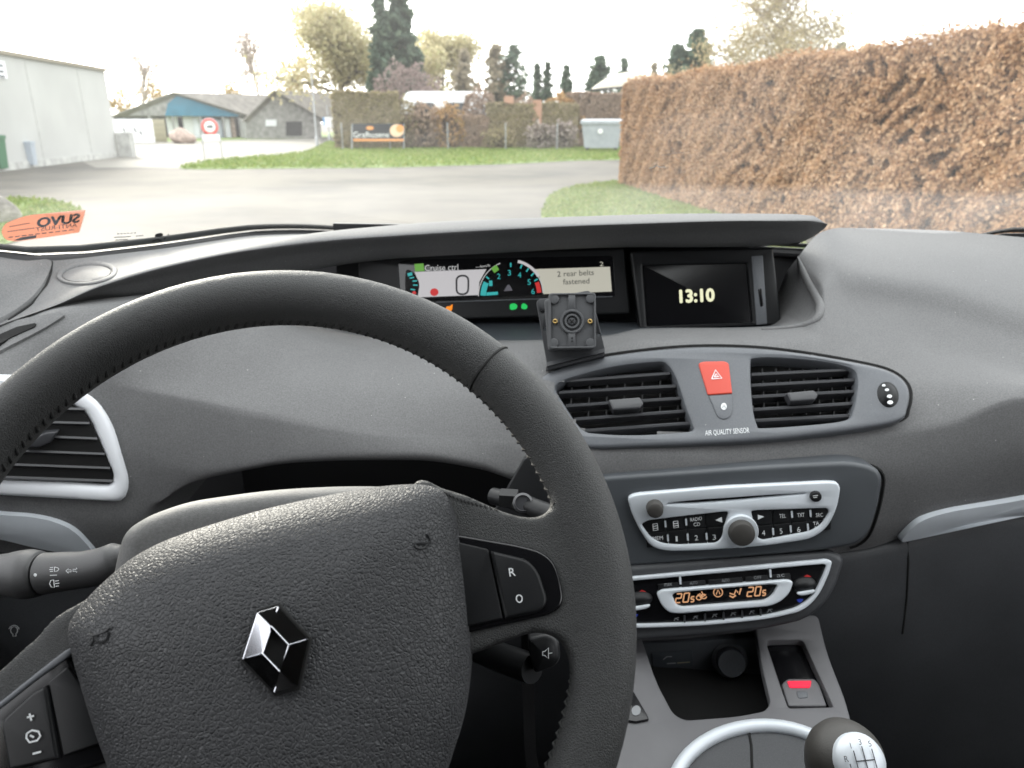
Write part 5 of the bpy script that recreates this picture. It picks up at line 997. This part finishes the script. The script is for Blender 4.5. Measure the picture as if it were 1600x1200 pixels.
SPR = [(640, 772), (700, 768), (750, 786), (800, 806), (838, 810), (858, 797), (866, 775), (868, 740), (905, 740), (945, 840), (955, 930), (945, 1040), (925, 1100), (893, 1100), (893, 1045), (884, 1012), (868, 996), (838, 988), (795, 1000), (735, 1022), (640, 1040)]
SPL = [(230, 930), (118, 950), (60, 1002), (0, 1055), (-60, 1090), (-120, 1080), (-170, 1120), (-150, 1300), (-60, 1360), (60, 1330), (200, 1280), (300, 1200)]
prism(spline(SPR, 5), -.012, .008); prism(spline(SPL, 5), -.012, .008)
prism(ell(410, 1120, 220, 230), -.03, -.002)
prism([(260, 1250), (560, 1250), (520, 1600), (300, 1600)], -.014, .0)
me = bpy.data.meshes.new('rim'); bmesh.ops.recalc_face_normals(bm, faces=bm.faces); bmesh.ops.translate(bm, verts=bm.verts, vec=Vector(-WC)); bm.to_mesh(me); bm.free()
tmp = bpy.data.objects.new('tmp', me); COL.objects.link(tmp)
m_ = tmp.modifiers.new('r', 'REMESH'); m_.mode = 'VOXEL'; m_.voxel_size = .0021; m_.use_smooth_shade = True
m_ = tmp.modifiers.new('s', 'SMOOTH'); m_.factor = .5; m_.iterations = 14
bpy.context.view_layer.update(); rim_me = bpy.data.meshes.new_from_object(tmp.evaluated_get(bpy.context.evaluated_depsgraph_get())); bpy.data.objects.remove(tmp)
rim_me.materials.clear(); rim = link('rim', rim_me, WC, M['leather'], wheel, angle=180)
RIM = BVHTree.FromPolygons([Vector(WC) + v.co for v in rim_me.vertices], [tuple(p.vertices) for p in rim_me.polygons])
# leather joints and stitching
def rim_ring(px, nm='seam', r=.0010):
    q = WP.uv(WP.hit(*px)); t = math.atan2(q[1], q[0]); c = WP.pt(RC * math.cos(t), RC * math.sin(t)); e = WP.ex * math.cos(t) + WP.ey * math.sin(t)
    MB().tube([c + (e * math.cos(a) + WP.n * math.sin(a)) * (RT * 1.0) for a in np.linspace(0, 2 * math.pi, 40)], r, 5, cap=False).build(nm, M['cavity'], rim)
rim_ring((768, 572))
mb = MB()
for t in np.arange(-1.2, math.pi + 1.2, .031):
    if .985 < t % (2 * math.pi) < .985: continue
    for dt, hh in ((0, .0),):
        ra = RC - RT * .97; a = WP.pt(ra * math.cos(t), ra * math.sin(t), .0035); b = WP.pt((ra - .0003) * math.cos(t + .020), (ra - .0003) * math.sin(t + .020), -.0015); mb.tube([a, (a + b) / 2 - (WP.ex * math.cos(t) + WP.ey * math.sin(t)) * .0012, b], [.0005, .0008, .0005], 5)
mb.build('stitching', M['thread'], rim, kind='stuff')
mb = MB(); SPT = spline([(694, 772), (720, 783), (750, 791), (790, 802), (830, 809), (852, 802), (864, 786)], 5, closed=False)
for p in SPT:
    a = cast(RIM, p[0], p[1] - 3); b = cast(RIM, p[0] + 2.5, p[1] + 1)
    if a is not None and b is not None and np.linalg.norm(a - b) < .01: mb.tube([a, b], .0006, 5)
if mb.v: mb.build('stitching', M['thread'], rim, kind='stuff')
# airbag cover: domed
AO = spline([(101, 975), (125, 938), (167, 897), (208, 865), (271, 835), (375, 802), (458, 781), (560, 761), (630, 753), (672, 755), (698, 769), (712, 800), (722, 850), (732, 930), (737, 1000), (735, 1060), (726, 1120), (708, 1180), (680, 1260), (630, 1360), (540, 1420), (400, 1430), (280, 1390), (200, 1290), (150, 1170), (118, 1070), (102, 1010)], 5)
AP = WP.shift(.012)
Q = np.array([AP.uv(AP.hit(x, y)) for x, y in AO]); cq = AP.uv(AP.hit(425, 1040)); v = []; f = []; n = len(Q)
prof = [(1.0, -.040), (1.0, -.012), (.997, -.006), (.990, -.0025), (.978, .0), (.955, .003), (.92, .0065), (.87, .0105), (.80, .0145), (.70, .0185), (.58, .0218), (.45, .0242), (.30, .0258), (.15, .0266)]
for s_, h in prof:
    for q in Q: e = cq + (q - cq) * s_; v.append(AP.pt(e[0], e[1], h * 1.05))
for i in range(len(prof) - 1):
    for j in range(n): f.append((i * n + j, i * n + (j + 1) % n, (i + 1) * n + (j + 1) % n, (i + 1) * n + j))
v.append(AP.pt(cq[0], cq[1], .0268 * 1.05)); k = (len(prof) - 1) * n; f += [(k + j, k + (j + 1) % n, len(v) - 1) for j in range(n)]
ab = obj('airbag_cover', v, f, M['airbag'], wheel, angle=180); ABV = BVHTree.FromPolygons([Vector(p) for p in v], f)
# horn marks
for lines in ([[(667, 835), (672, 845), (668, 849), (648, 850)], [(648, 849), (650, 855), (657, 857), (664, 855), (668, 849)]], [[(140, 990), (147, 992), (165, 986), (173, 979), (174, 984)], [(142, 1008), (146, 1001), (145, 994)], [(150, 995), (152, 1002), (160, 1003), (168, 998), (170, 988)]]):
    mb = MB()
    for L_ in lines: mb.tube([cast(ABV, x, y, .0001) for x, y in spline(L_, 4, closed=False)], .0007, 5)
    mb.build('horn_mark', M['black'], ab)
# emblem
EP = Plane(cast(ABV, 432, 1014, .0004), surf_normal(ABV, 432, 1014)); n_ = EP.n
hx = [(402.7, 958), (434.4, 948.5), (481.8, 999), (465, 1072), (428.8, 1081), (379.8, 1030)]; ih = [(425, 978.5), (452.6, 1007.8), (438.3, 1049), (411.4, 1021)]
em = plate('emblem_base', np.array([430, 1014]) + (np.array(hx) - [430, 1014]) * 1.10, EP.shift(.0012), .004, M['cavity'], wheel, rnd=.001)
H = [EP.hit(x, y, .0022) for x, y in hx] + [EP.hit(x, y, .0022) + EP.n * .0018 for x, y in ih] + [EP.hit(x, y, .0016) for x, y in ih]
obj('emblem', H, [(0, 1, 6), (0, 6, 9), (0, 9, 5), (1, 2, 7), (1, 7, 6), (2, 3, 7), (3, 4, 8), (3, 8, 7), (4, 5, 9), (4, 9, 8), (6, 7, 11, 10), (7, 8, 12, 11), (8, 9, 13, 12), (9, 6, 10, 13)], M['chrome'], em, smooth=False)
mb = MB()
for a, b in ((0, 1), (0, 5), (1, 9), (7, 4), (2, 7), (5, 9), (6, 7), (9, 8)): mb.tube([H[a], H[b]], .0003, 6)
mb.build('emblem_edge', M['chrome'], em)
# right buttons
SP_ = WP.shift(.0098)
bpR = plate('button_panel', rpoly([(690, 832), (724, 836), (805, 850), (842, 859), (864, 874), (875, 901), (881, 934), (876, 950), (858, 961), (735, 988), (690, 995)], [4, 4, 10, 20, 20, 15, 14, 14, 20, 6, 4]), SP_, .006, M['gloss'], wheel, rnd=.0015)
plate('button', rpoly([(712, 846), (763, 858), (786, 967), (725, 980)], 3), SP_.shift(.0012), .003, M['black'], bpR, rnd=.0008)
bt = plate('button', rpoly([(766, 860), (824, 874), (841, 892), (855, 934), (852, 948), (840, 957), (789, 967.5)], [3, 10, 14, 14, 8, 10, 3]), SP_.shift(.0022), .004, M['black'], bpR, rnd=.0016)
lettering('lettering', 'R', SP_.shift(.0022), (796.5, 901), (806, 899.5), 13, M['print'], bt, lift=.0003); lettering('lettering', 'O', SP_.shift(.0022), (807, 942.5), (817.5, 941), 13, M['print'], bt, lift=.0003)
bpL = plate('button_panel', rpoly([(103, 1020), (60, 1052), (0, 1098), (-40, 1130), (-60, 1260), (60, 1230), (170, 1190), (150, 1120)], [4, 10, 10, 14, 14, 10, 10, 10]), SP_, .006, M['gloss'], wheel, rnd=.0015)
plate('button', rpoly([(104, 1042), (75, 1066), (99, 1182), (168, 1158), (140, 1090)], 3), SP_.shift(.0012), .003, M['black'], bpL, rnd=.0008)
b2_ = plate('button', rpoly([(72, 1070), (50, 1082), (4, 1124), (2, 1140), (14, 1206), (92, 1186)], [3, 8, 10, 8, 8, 3]), SP_.shift(.0022), .004, M['black'], bpL, rnd=.0016)
SB = SP_.shift(.0022)
strokes('plus_icon', [[(42, 1121), (53, 1118.5)], [(46, 1115), (49, 1126)]], SB, .0008, M['print'], b2_); strokes('minus_icon', [[(51, 1178), (64, 1174.5)]], SB, .0008, M['print'], b2_)
strokes('speed_icon', [[(42, 1146), (50, 1141), (60, 1143), (63, 1150), (58, 1157), (46, 1160), (41, 1153), (42, 1146)], [(47, 1149), (53, 1152)]], SB, .0008, M['print'], b2_)
plate('spoke_strip', spline([(108, 1012), (60, 1048), (0, 1096), (-40, 1128), (-42, 1136), (0, 1107), (60, 1060), (108, 1026)], 4), SP_.shift(.001), .004, M['panel'], wheel, rnd=.001)

# ================================================================== COLUMN, STALKS
M['stalk'] = mat('stalk_plastic', (.055, .055, .056), .5, bump=(1500, .3, .0005))
CB = WP.shift(-.045)
col = empty('steering_column', tuple(CB.o), 'grey plastic steering column shroud behind the wheel', 'steering column')
SO = rpoly([(150, 960), (168, 868), (180, 826), (215, 802), (280, 778), (420, 758), (560, 752), (680, 758), (760, 782), (800, 812), (790, 880), (730, 960), (600, 1150), (300, 1150)], [40, 30, 30, 40, 60, 60, 60, 60, 40, 40, 40, 80, 80, 80])
plate('shroud', SO, CB, .16, M['shroud'], col, rnd=.016, k=7)
SX = Plane(at_y(100, 890, .405), (0.05, -1, .35)); st = empty('turn_signal_stalk', tuple(SX.o), 'black turn signal and lights stalk left of the wheel hub', 'stalk')
def spath(pts): return [SX.hit(x, y) for x, y in pts]
sp = spline([(215, 858), (196, 868), (180, 876), (160, 884), (130, 890), (100, 893), (70, 896)], 4, closed=False); rp_ = np.interp(np.linspace(0, 1, len(sp)), [0, .18, .24, .3, .45, .7, 1], [.008, .0082, .0105, .0125, .0128, .0128, .0145])
s_arm = MB().tube(spath(sp), rp_, 28).build('arm', M['stalk'], st)
sp2 = spline([(66, 896), (60, 896.5), (40, 897), (22, 897), (0, 899), (-60, 906)], 4, closed=False); MB().tube(spath(sp2), np.interp(np.linspace(0, 1, len(sp2)), [0, .1, .35, .5, .7, 1], [.0140, .0150, .0172, .0165, .0148, .0145]), 28).build('rotary_end', M['stalk'], st)
SF = Plane(SX.hit(90, 893) + unit(CAM - SX.o) * .023, unit(CAM - SX.o)); 
strokes('lamp_icons', [[(85, 886), (85, 893), (90, 892), (92, 889), (90, 887), (85, 886)], [(78, 887), (83, 886.5)], [(77, 890), (83, 889.5)], [(78, 893), (83, 892.5)], [(78, 899), (89, 898.5)], [(84, 906), (79, 907), (77.5, 912), (80, 917), (85, 918), (84, 906)], [(86, 908), (92, 907)], [(86, 912), (93, 911)], [(87, 916), (92, 915.5)]], SF, .0005, M['print'], s_arm)
strokes('arrow_icons', [[(103, 892), (107, 888.5), (107, 890.5), (111, 890.5), (111, 893.5), (107, 893.5), (107, 895.5), (103, 892)], [(123, 891), (119, 887.5), (119, 889.5), (114, 889.5), (114, 892.5), (119, 892.5), (119, 894.5), (123, 891)]], SF, .0005, M['print'], s_arm)
decal('dot', ell(55, 898.5, 2.6, 2.6), SF.shift(.002), M['print'], s_arm)
AX = Plane(at_y(850, 1020, .40), (.1, -1, .45)); au = empty('audio_remote', tuple(AX.o), 'black audio remote pod behind the right spoke', 'audio remote')
plate('pod', rpoly([(824, 998), (858, 990), (874, 1003), (876, 1030), (868, 1042), (836, 1054), (828, 1030)], [6, 10, 10, 12, 8, 6, 10]), AX, .05, M['black'], au, rnd=.003, dome=.002)
strokes('speaker_icon', [[(848, 1018), (851, 1018), (857, 1012), (857, 1029), (851, 1024), (848, 1024), (848, 1018)], [(857, 1021), (863, 1020)]], AX.shift(.0022), .0006, M['print'], au); MB().tube([AX.hit(832, 1045, -.01), AX.hit(790, 1030, -.03), AX.hit(740, 1010, -.06)], .010, 14).build('arm', M['black'], au)
wp_ = empty('wiper_stalk', tuple(at_y(815, 785, .52)), 'dark wiper stalk end seen through the wheel right of the column', 'stalk')
MB().tube([at_y(770, 775, .54), at_y(800, 782, .53), at_y(818, 788, .52), at_y(850, 800, .51), at_y(880, 812, .5)], [.007, .007, .008, .008, .008], 16).build('arm', M['black'], wp_)
MB().lathe(at_y(817, 786, .515), CAM - at_y(817, 786, .515), [(.008, -.004), (.008, .003), (.0062, .0045), (.0055, .003), (.002, .003)], 24).build('rotary_ring', M['slat'], wp_)
MB().box(at_y(795, 778, .525), .014, .012, .010).build('switch', M['black'], wp_)
plate('side_cover', rpoly([(818, 716), (905, 700), (905, 840), (770, 800)], 4), plane_y(830, 720, .60, 830, 830, .585), .01, M['black'], dash, rnd=.002)

# ================================================================== CENTRE CONSOLE
DP = plane_y(1150, 1000, .655, 1150, 1140, .56)
con = empty('centre_console', tuple(DP.o - np.array([0, 0, .4])), 'grey centre console between the seats with an open cubby', 'console')
CUB = rpoly([(1000, 990), (1180, 978), (1190, 1040), (1204, 1098), (1196, 1110), (1152, 1119), (1070, 1125), (1052, 1115), (1026, 1066)], [4, 4, 20, 14, 12, 20, 16, 16, 20])
RDR = rpoly([(1196, 1000), (1254, 999), (1268, 1030), (1302, 1104), (1232, 1106), (1214, 1054)], [10, 8, 20, 3, 5, 20])
plate('deck', rpoly([(940, 1320), (962, 1180), (976, 1060), (980, 975), (1278, 960), (1292, 1020), (1328, 1110), (1360, 1320)], [4, 40, 40, 10, 10, 40, 40, 4]), DP, .03, M['console'], con, rnd=.0018, holes=[CUB, RDR], hole_depth=.009, k=4)
c3 = DP.hit(1115, 1070); MB().box(c3 - DP.n * .075, .16, .16, .04, (DP.ex, DP.ey, DP.n)).build('cubby_floor', M['cavity'], con, smooth=False)
for sg, nm in ((-1, 'side'), (1, 'side')): MB().box(DP.hit(1150, 1150) + DP.ex * sg * (.108 if sg < 0 else .092) - np.array([0, 0, .28]), .01, .34, .5, ((1, 0, 0), DP.ey, (0, 0, 1))).build(nm, M['dash2'], con, smooth=False)
SK = plane_y(1100, 1000, .676, 1100, 1060, .668)
sk = plate('socket_panel', rpoly([(960, 1008), (1205, 995), (1205, 1070), (960, 1078)], 5), SK, .02, M['fascia'], con, rnd=.002)
usb = plate('media_socket', rpoly([(1018, 1020), (1082, 1016), (1083, 1042), (1020, 1046)], 3), SK.shift(.001), .002, M['slate'], sk, rnd=.0006)
strokes('socket_marks', [[(1036, 1031), (1042, 1026), (1050, 1026)], [(1042, 1037), (1056, 1036)]], SK.shift(.001), .0012, M['print_dim'], usb); strokes('usb_mark', [[(1058, 1036), (1078, 1034.5)]], SK.shift(.001), .0012, M['tan_wood'], usb)
kc = SK.hit(1140, 1030); rk = 22 / FPX * ((kc - CAM) @ CF); MB().lathe(kc, SK.n + np.array([0, 0, .2]), [(rk * 1.25, 0), (rk * 1.25, .003), (rk, .0035), (rk, .012), (rk * .92, .014), (rk * .3, .0145), (.0005, .0145)], 30).build('lighter_socket', M['panel'], sk)
rd = empty('card_reader', tuple(DP.hit(1250, 1100)), 'key card reader with glowing red light on the console', 'card reader')
plate('recess', RDR, DP.shift(-.010), .003, M['gloss'], rd, rnd=.0005)
plate('tongue', rpoly([(1221, 1068), (1231, 1060), (1272, 1060), (1280, 1068), (1292, 1103), (1232, 1103)], [5, 4, 4, 5, 3, 3]), DP.shift(-.004), .006, M['console'], rd, rnd=.0015)
decal('red_light', rpoly([(1230, 1064), (1268, 1063.5), (1266, 1074), (1234, 1074)], 2), DP.shift(-.0035), M['lamp_red'], rd, t=.001)
plate('finger_notch', rpoly([(1244, 1079), (1262, 1079), (1263, 1090), (1247, 1091)], 4), DP.shift(-.0032), .002, M['panel'], rd, rnd=.0008)
sw_ = plate('switch', rpoly([(960, 1085), (990, 1080), (1012, 1118), (1014, 1124), (993, 1128), (970, 1124)], 2), DP.shift(.003), .004, M['gloss'], con, rnd=.001); decal('switch_mark', ell(994, 1110, 7, 8, .4), DP.shift(.003), M['print_dim'], sw_)
# gear lever with satin ring
gear = empty('gear_lever', tuple(DP.hit(1220, 1235)), 'gear lever with brown-black knob, silver cap and satin base ring', 'gear lever')
def rell(c, rx, ry, a): return (c[0] + rx * math.cos(a), c[1] + ry * math.sin(a))
rg_ = [DP.hit(*rell((1194, 1240), 143, 106, a), .004) for a in np.linspace(0, 2 * math.pi, 60, endpoint=False)]
mb = MB(); P_ = rg_ + rg_[:1]; mb.tube(P_, .0062, 14, cap=False); mb.build('ring', M['silver'], gear)
plate('gaiter', [rell((1194, 1240), 136, 100, a) for a in np.linspace(0, 2 * math.pi, 50, endpoint=False)], DP.shift(.0035), .01, M['dash2'], gear, rnd=.002, dome=.001)
seam_ = MB().tube([DP.hit(1170, 1142, .0036), DP.hit(1174, 1165, .0042), DP.hit(1176, 1230, .0045)], .0012, 6).build('seam', M['cavity'], gear)
gk = at_y(1312, 1200, .40); up_ = unit([.05, -.22, 1.0])
MB().tube([DP.hit(1230, 1240), gk - up_ * .02], [.016, .010], 14).build('shaft', M['black'], gear)
prof = [(.0095, -.042), (.012, -.034), (.0165, -.024), (.0215, -.012), (.0255, 0), (.0275, .010), (.0272, .018), (.0245, .026), (.0185, .0325), (.010, .036), (.0005, .037)]
prof = [(r_ * .88, h_ * .88) for r_, h_ in prof]
kb = MB().lathe(gk, up_, prof, 40).build('knob', M['knob'], gear)
cn_ = unit(unit(CAM - gk) * .8 + np.array([.42, -.25, .35])); cc = gk + up_ * .007 - cn_ * .0029; capP = Plane(cc + cn_ * .0245, cn_)
mb = MB(); mb.lathe(cc + cn_ * .0228, cn_, [(.0165, 0), (.0165, .0035), (.0155, .0058), (.012, .0085), (.006, .0098), (.0005, .0102)], 36); mb.build('cap', M['silver'], kb)
CX = Plane(cc + cn_ * .0334, cn_)
def cuv(u, v): return CX.pt(u, v)
mb = MB()
for L_ in ([(-.006, .006), (-.006, -.006)], [(0, .008), (0, -.008)], [(.006, .006), (.006, -.006)], [(-.006, 0), (.006, 0)], [(-.0105, -.001), (-.0105, -.006), (-.006, -.006)]): ribbon(mb, [cuv(*p) for p in L_], .0007, CX.n)
for s_, u, v_ in (('1', -.006, .009), ('3', 0, .0105), ('5', .006, .009), ('2', -.006, -.011), ('4', 0, -.0125), ('6', .006, -.011), ('R', -.012, .002)):
    V_, F_ = glyphs(s_); V_ = V_ - V_.min(0); mb.add([cuv(u + (p[0] - .25) * .0048, v_ + p[1] * .0048 - .0017) for p in V_], F_)
mb.build('shift_pattern', M['ink'], kb, smooth=False)

# ================================================================== WINDSCREEN AND BODY
g_ = bpy.data.materials.new('windscreen_glass'); g_.use_nodes = True; T = g_.node_tree; T.nodes.clear()
tr_ = T.nodes.new('ShaderNodeBsdfTransparent'); tr_.inputs[0].default_value = (.93, .95, .93, 1); gl = T.nodes.new('ShaderNodeBsdfGlossy'); gl.inputs['Roughness'].default_value = .02; gl.inputs['Color'].default_value = (.9, .9, .9, 1)
du = T.nodes.new('ShaderNodeBsdfTranslucent'); du.inputs[0].default_value = (.8, .8, .78, 1)
fr = T.nodes.new('ShaderNodeFresnel'); fr.inputs['IOR'].default_value = 1.3; a1 = T.nodes.new('ShaderNodeMixShader'); a2 = T.nodes.new('ShaderNodeMixShader')
nz = T.nodes.new('ShaderNodeTexNoise'); nz.inputs['Scale'].default_value = 6; nz.inputs['Detail'].default_value = 6; tc = T.nodes.new('ShaderNodeTexCoord'); mr = T.nodes.new('ShaderNodeMapRange'); mr.inputs['From Min'].default_value = .4; mr.inputs['From Max'].default_value = .75; mr.inputs['To Min'].default_value = .018; mr.inputs['To Max'].default_value = .055
ou = T.nodes.new('ShaderNodeOutputMaterial')
T.links.new(tc.outputs['Object'], nz.inputs[0]); T.links.new(nz.outputs['Fac'], mr.inputs[0]); gp = T.nodes.new('ShaderNodeNewGeometry'); sx_ = T.nodes.new('ShaderNodeSeparateXYZ'); T.links.new(gp.outputs['Position'], sx_.inputs[0])
wz = T.nodes.new('ShaderNodeMapRange'); wz.inputs['From Min'].default_value = 1.222; wz.inputs['From Max'].default_value = 1.208; wz.inputs['To Min'].default_value = 0; wz.inputs['To Max'].default_value = .045   # unwiped dust below the wiper sweep
T.links.new(sx_.outputs['Z'], wz.inputs['Value']); ad = T.nodes.new('ShaderNodeMath'); T.links.new(mr.outputs[0], ad.inputs[0]); T.links.new(wz.outputs[0], ad.inputs[1]); T.links.new(ad.outputs[0], a2.inputs[0])
T.links.new(fr.outputs[0], a1.inputs[0]); T.links.new(tr_.outputs[0], a1.inputs[1]); T.links.new(gl.outputs[0], a1.inputs[2]); T.links.new(a1.outputs[0], a2.inputs[1]); T.links.new(du.outputs[0], a2.inputs[2]); T.links.new(a2.outputs[0], ou.inputs[0])
ws = empty('windscreen', (0, 1.2, 1.1), 'large slightly dusty windscreen across the whole view', 'windscreen')
ub = [('w', -1.05, .60, 1.10), (-60, 390, .72), (60, 400, .77), (130, 397, .82), (250, 383, .905), (400, 362, 1.05), ('w', -.35, 1.22, 1.11), ('w', 0, 1.25, 1.11), ('w', .3, 1.18, 1.11), (1600, 366, 1.12), ('w', .8, .86, 1.10), ('w', .9, .75, 1.1)]
bp_ = np.array([at_y(*c) if c[0] != 'w' else np.array(c[1:], float) for c in ub]); Xw = np.linspace(-.84, .82, 80); yb, zb = pchip(bp_[:, 0], bp_[:, 1], Xw), pchip(bp_[:, 0], bp_[:, 2], Xw)
Gw = []
for t in np.linspace(0, 1, 9): Gw.append((yb * (1 - t) + (.22 - .25 * Xw ** 2) * t, zb * (1 - t) + (1.60 - .05 * Xw ** 2) * t + .05 * math.sin(math.pi * t)))
pane, WS, _ = loft_grid(np.array(Gw), Xw, 'pane', g_, ws, sub=2)
M['seal'] = mat('rubber_seal', (.028, .028, .030), .5); M['frit'] = mat('frit_band', (.16, .17, .18), .6)
def wpt(x, k=0): return np.array([x, np.interp(x, Xw, yb) - .006 * k, np.interp(x, Xw, zb) + .0])
MB().tube([wpt(x) + (0, 0, -.006) for x in Xw], .008, 10).build('seal', M['seal'], ws)
mb = MB(); L0 = [np.array([x, np.interp(x, Xw, yb) * .985 + .002, np.interp(x, Xw, zb) + .012]) for x in Xw]; L1 = [np.array([x, np.interp(x, Xw, yb) + .0, np.interp(x, Xw, zb) + .003]) for x in Xw]; m = len(L0); mb.add(L0 + L1, [(i, i + 1, m + i + 1, m + i) for i in range(m - 1)]); mb.build('frit_band', M['frit'], ws)
# stickers on the glass
M['orange_film'] = leaf_mat('orange_film', [(.60, .25, .165), (.60, .25, .165)], .5, .36); M['grey_ink'] = mat('grey_ink', (.16, .17, .19), .6)
TP = Plane(cast(WS, 68, 352), surf_normal(WS, 68, 352)).shift(.001)
sk_ = plate('windscreen_sticker', rpoly([(2, 362), (8, 350), (40, 337), (134, 328), (124, 363), (100, 367), (25, 377.5), (8, 375)], [12, 12, 20, 2, 2, 8, 10, 10]), TP, .0006, M['orange_film'], None, rnd=.0001); tag(sk_, 'orange anti-rust sticker on the windscreen, lettering seen reversed', 'sticker')
V_, F_ = glyphs('SUVO'); mb = MB(); x0_, x1_ = V_[:, 0].min(), V_[:, 0].max(); y1_ = V_[:, 1].max()
for k_, (ox, oy) in enumerate(((0, 0), (1.3, 0), (-1.3, 0), (0, .8), (0, -.8))):
    A_, B_ = TP.hit(58 + ox, 355 + oy, .0004 + k_ * 2e-5), TP.hit(123 + ox, 347 + oy, .0004 + k_ * 2e-5); U_ = TP.hit(59.5 + ox, 341 + oy, .0004 + k_ * 2e-5) - A_; mb.add([B_ + (A_ - B_) * (p[0] - x0_) / (x1_ - x0_) + U_ * p[1] / y1_ for p in V_], F_)
mb.build('brand', M['grey_ink'], sk_, smooth=False); lettering('lettering', 'ANTI-RUST', TP, (56, 362), (121, 354.5), 6.5, M['grey_ink'], sk_, mirror=True, lift=.0004)
for a, b in (((15, 354), (47, 348.5)), ((12, 362), (55, 356)), ((13, 371), (118, 358.5))): strokes('fine_print', [[(a[0] + (b[0] - a[0]) * t, a[1] + (b[1] - a[1]) * t), (a[0] + (b[0] - a[0]) * (t + .07), a[1] + (b[1] - a[1]) * (t + .07))] for t in np.arange(0, .95, .1)], TP, .0012, M['grey_ink'], sk_, lift=.0004)
decal('grey_bar', [(22, 375.5), (34, 371), (57, 367.5), (56, 372), (30, 376)], TP, M['grey_ink'], sk_, lift=.0003, t=.0003)
T2 = Plane(cast(WS, 210, 368), surf_normal(WS, 210, 368)).shift(.001)
gm = strokes('glass_stamp', [[(183 + i * 5.2, 365.5 - i * .3), (186.5 + i * 5.2, 365.3 - i * .3)] for i in range(6)] + [[(178, 371), (205, 369.5)], [(212, 369), (224, 368)], [(180, 375), (200, 374)]], T2, .0012, M['grey_ink'], None); tag(gm, 'small printed maker stamp low on the windscreen', 'glass stamp')
T3 = Plane(cast(WS, 250, 368), surf_normal(WS, 250, 368)).shift(.001)
dt_ = decal('dirt_mark', ell(248.5, 367.5, 6.5, 3, -.2), T3, M['seal'], None); tag(dt_, 'black oval mark low on the windscreen', 'mark'); strokes('dirt_marks', [[(238, 377), (246, 374), (252, 376)], [(256, 374), (259, 371)], [(262, 367), (264, 366)]], T3, .0022, M['seal'], dt_)
T4 = Plane(cast(WS, 1030, 255), surf_normal(WS, 1030, 255)).shift(.001)
ch = strokes('glass_chip', [[(1014, 263), (1022, 261), (1026, 258), (1030, 261), (1040, 261)]], T4, .0016, M['print'], None); tag(ch, 'small white chip mark on the windscreen in front of the beech hedge', 'mark')
strokes('scratch', [[(1032, 243), (1050, 240), (1077, 237)]], T4, .0007, M['print_dim'], ch)
# plain car body around (floor, doors, bulkhead, roof rail): keeps the footwells dark
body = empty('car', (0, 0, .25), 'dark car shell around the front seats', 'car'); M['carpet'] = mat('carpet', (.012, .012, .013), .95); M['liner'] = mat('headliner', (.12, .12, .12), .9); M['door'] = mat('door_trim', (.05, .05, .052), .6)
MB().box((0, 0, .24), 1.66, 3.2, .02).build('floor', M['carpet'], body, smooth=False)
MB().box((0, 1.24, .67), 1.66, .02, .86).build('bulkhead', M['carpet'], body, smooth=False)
for sg in (-1, 1): MB().box((.80 * sg, -.95, 1.34), .04, 1.25, .52).build('tinted_window', M['gloss'], body, smooth=False)  # unseen opaque panels, added to cut light from the rear sides
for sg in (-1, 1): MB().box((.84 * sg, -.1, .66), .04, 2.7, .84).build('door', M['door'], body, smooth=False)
MB().box((0, -1.6, .92), 1.66, .04, 1.36).build('tail', M['carpet'], body, smooth=False)  # unseen rear panel, made full height to shut out light from behind
for sg in (-1, 1): MB().tube([(.84 * sg, .72, 1.08), (.80 * sg, .45, 1.34), (.72 * sg, .15, 1.58)], .035, 10).build('pillar', M['pillar'], body)
MB().box((0, -.72, 1.62), 1.5, 1.86, .03).build('roof', M['liner'], body, smooth=False)
for sx in (-.36, .36):  # unseen seat backs, added to block light coming from the rear
    v = []; hh = [(.45, .25, .10), (.75, .25, .09), (1.05, .23, .075), (1.16, .17, .06), (1.17, .12, .05), (1.32, .13, .05), (1.38, .10, .04)]
    for z, wd, th in hh:
        for i, j in ((-1, -1), (-.7, 1), (.7, 1), (1, -1)): v.append((sx + wd * i, -.34 - (z - .45) * .28 + th * j, z))
    f = [(i * 4 + j, i * 4 + (j + 1) % 4, i * 4 + 4 + (j + 1) % 4, i * 4 + 4 + j) for i in range(len(hh) - 1) for j in range(4)] + [(0, 1, 2, 3), tuple(len(v) - 4 + k for k in range(4))]
    obj('seat_back', v, f, M['carpet'], body)
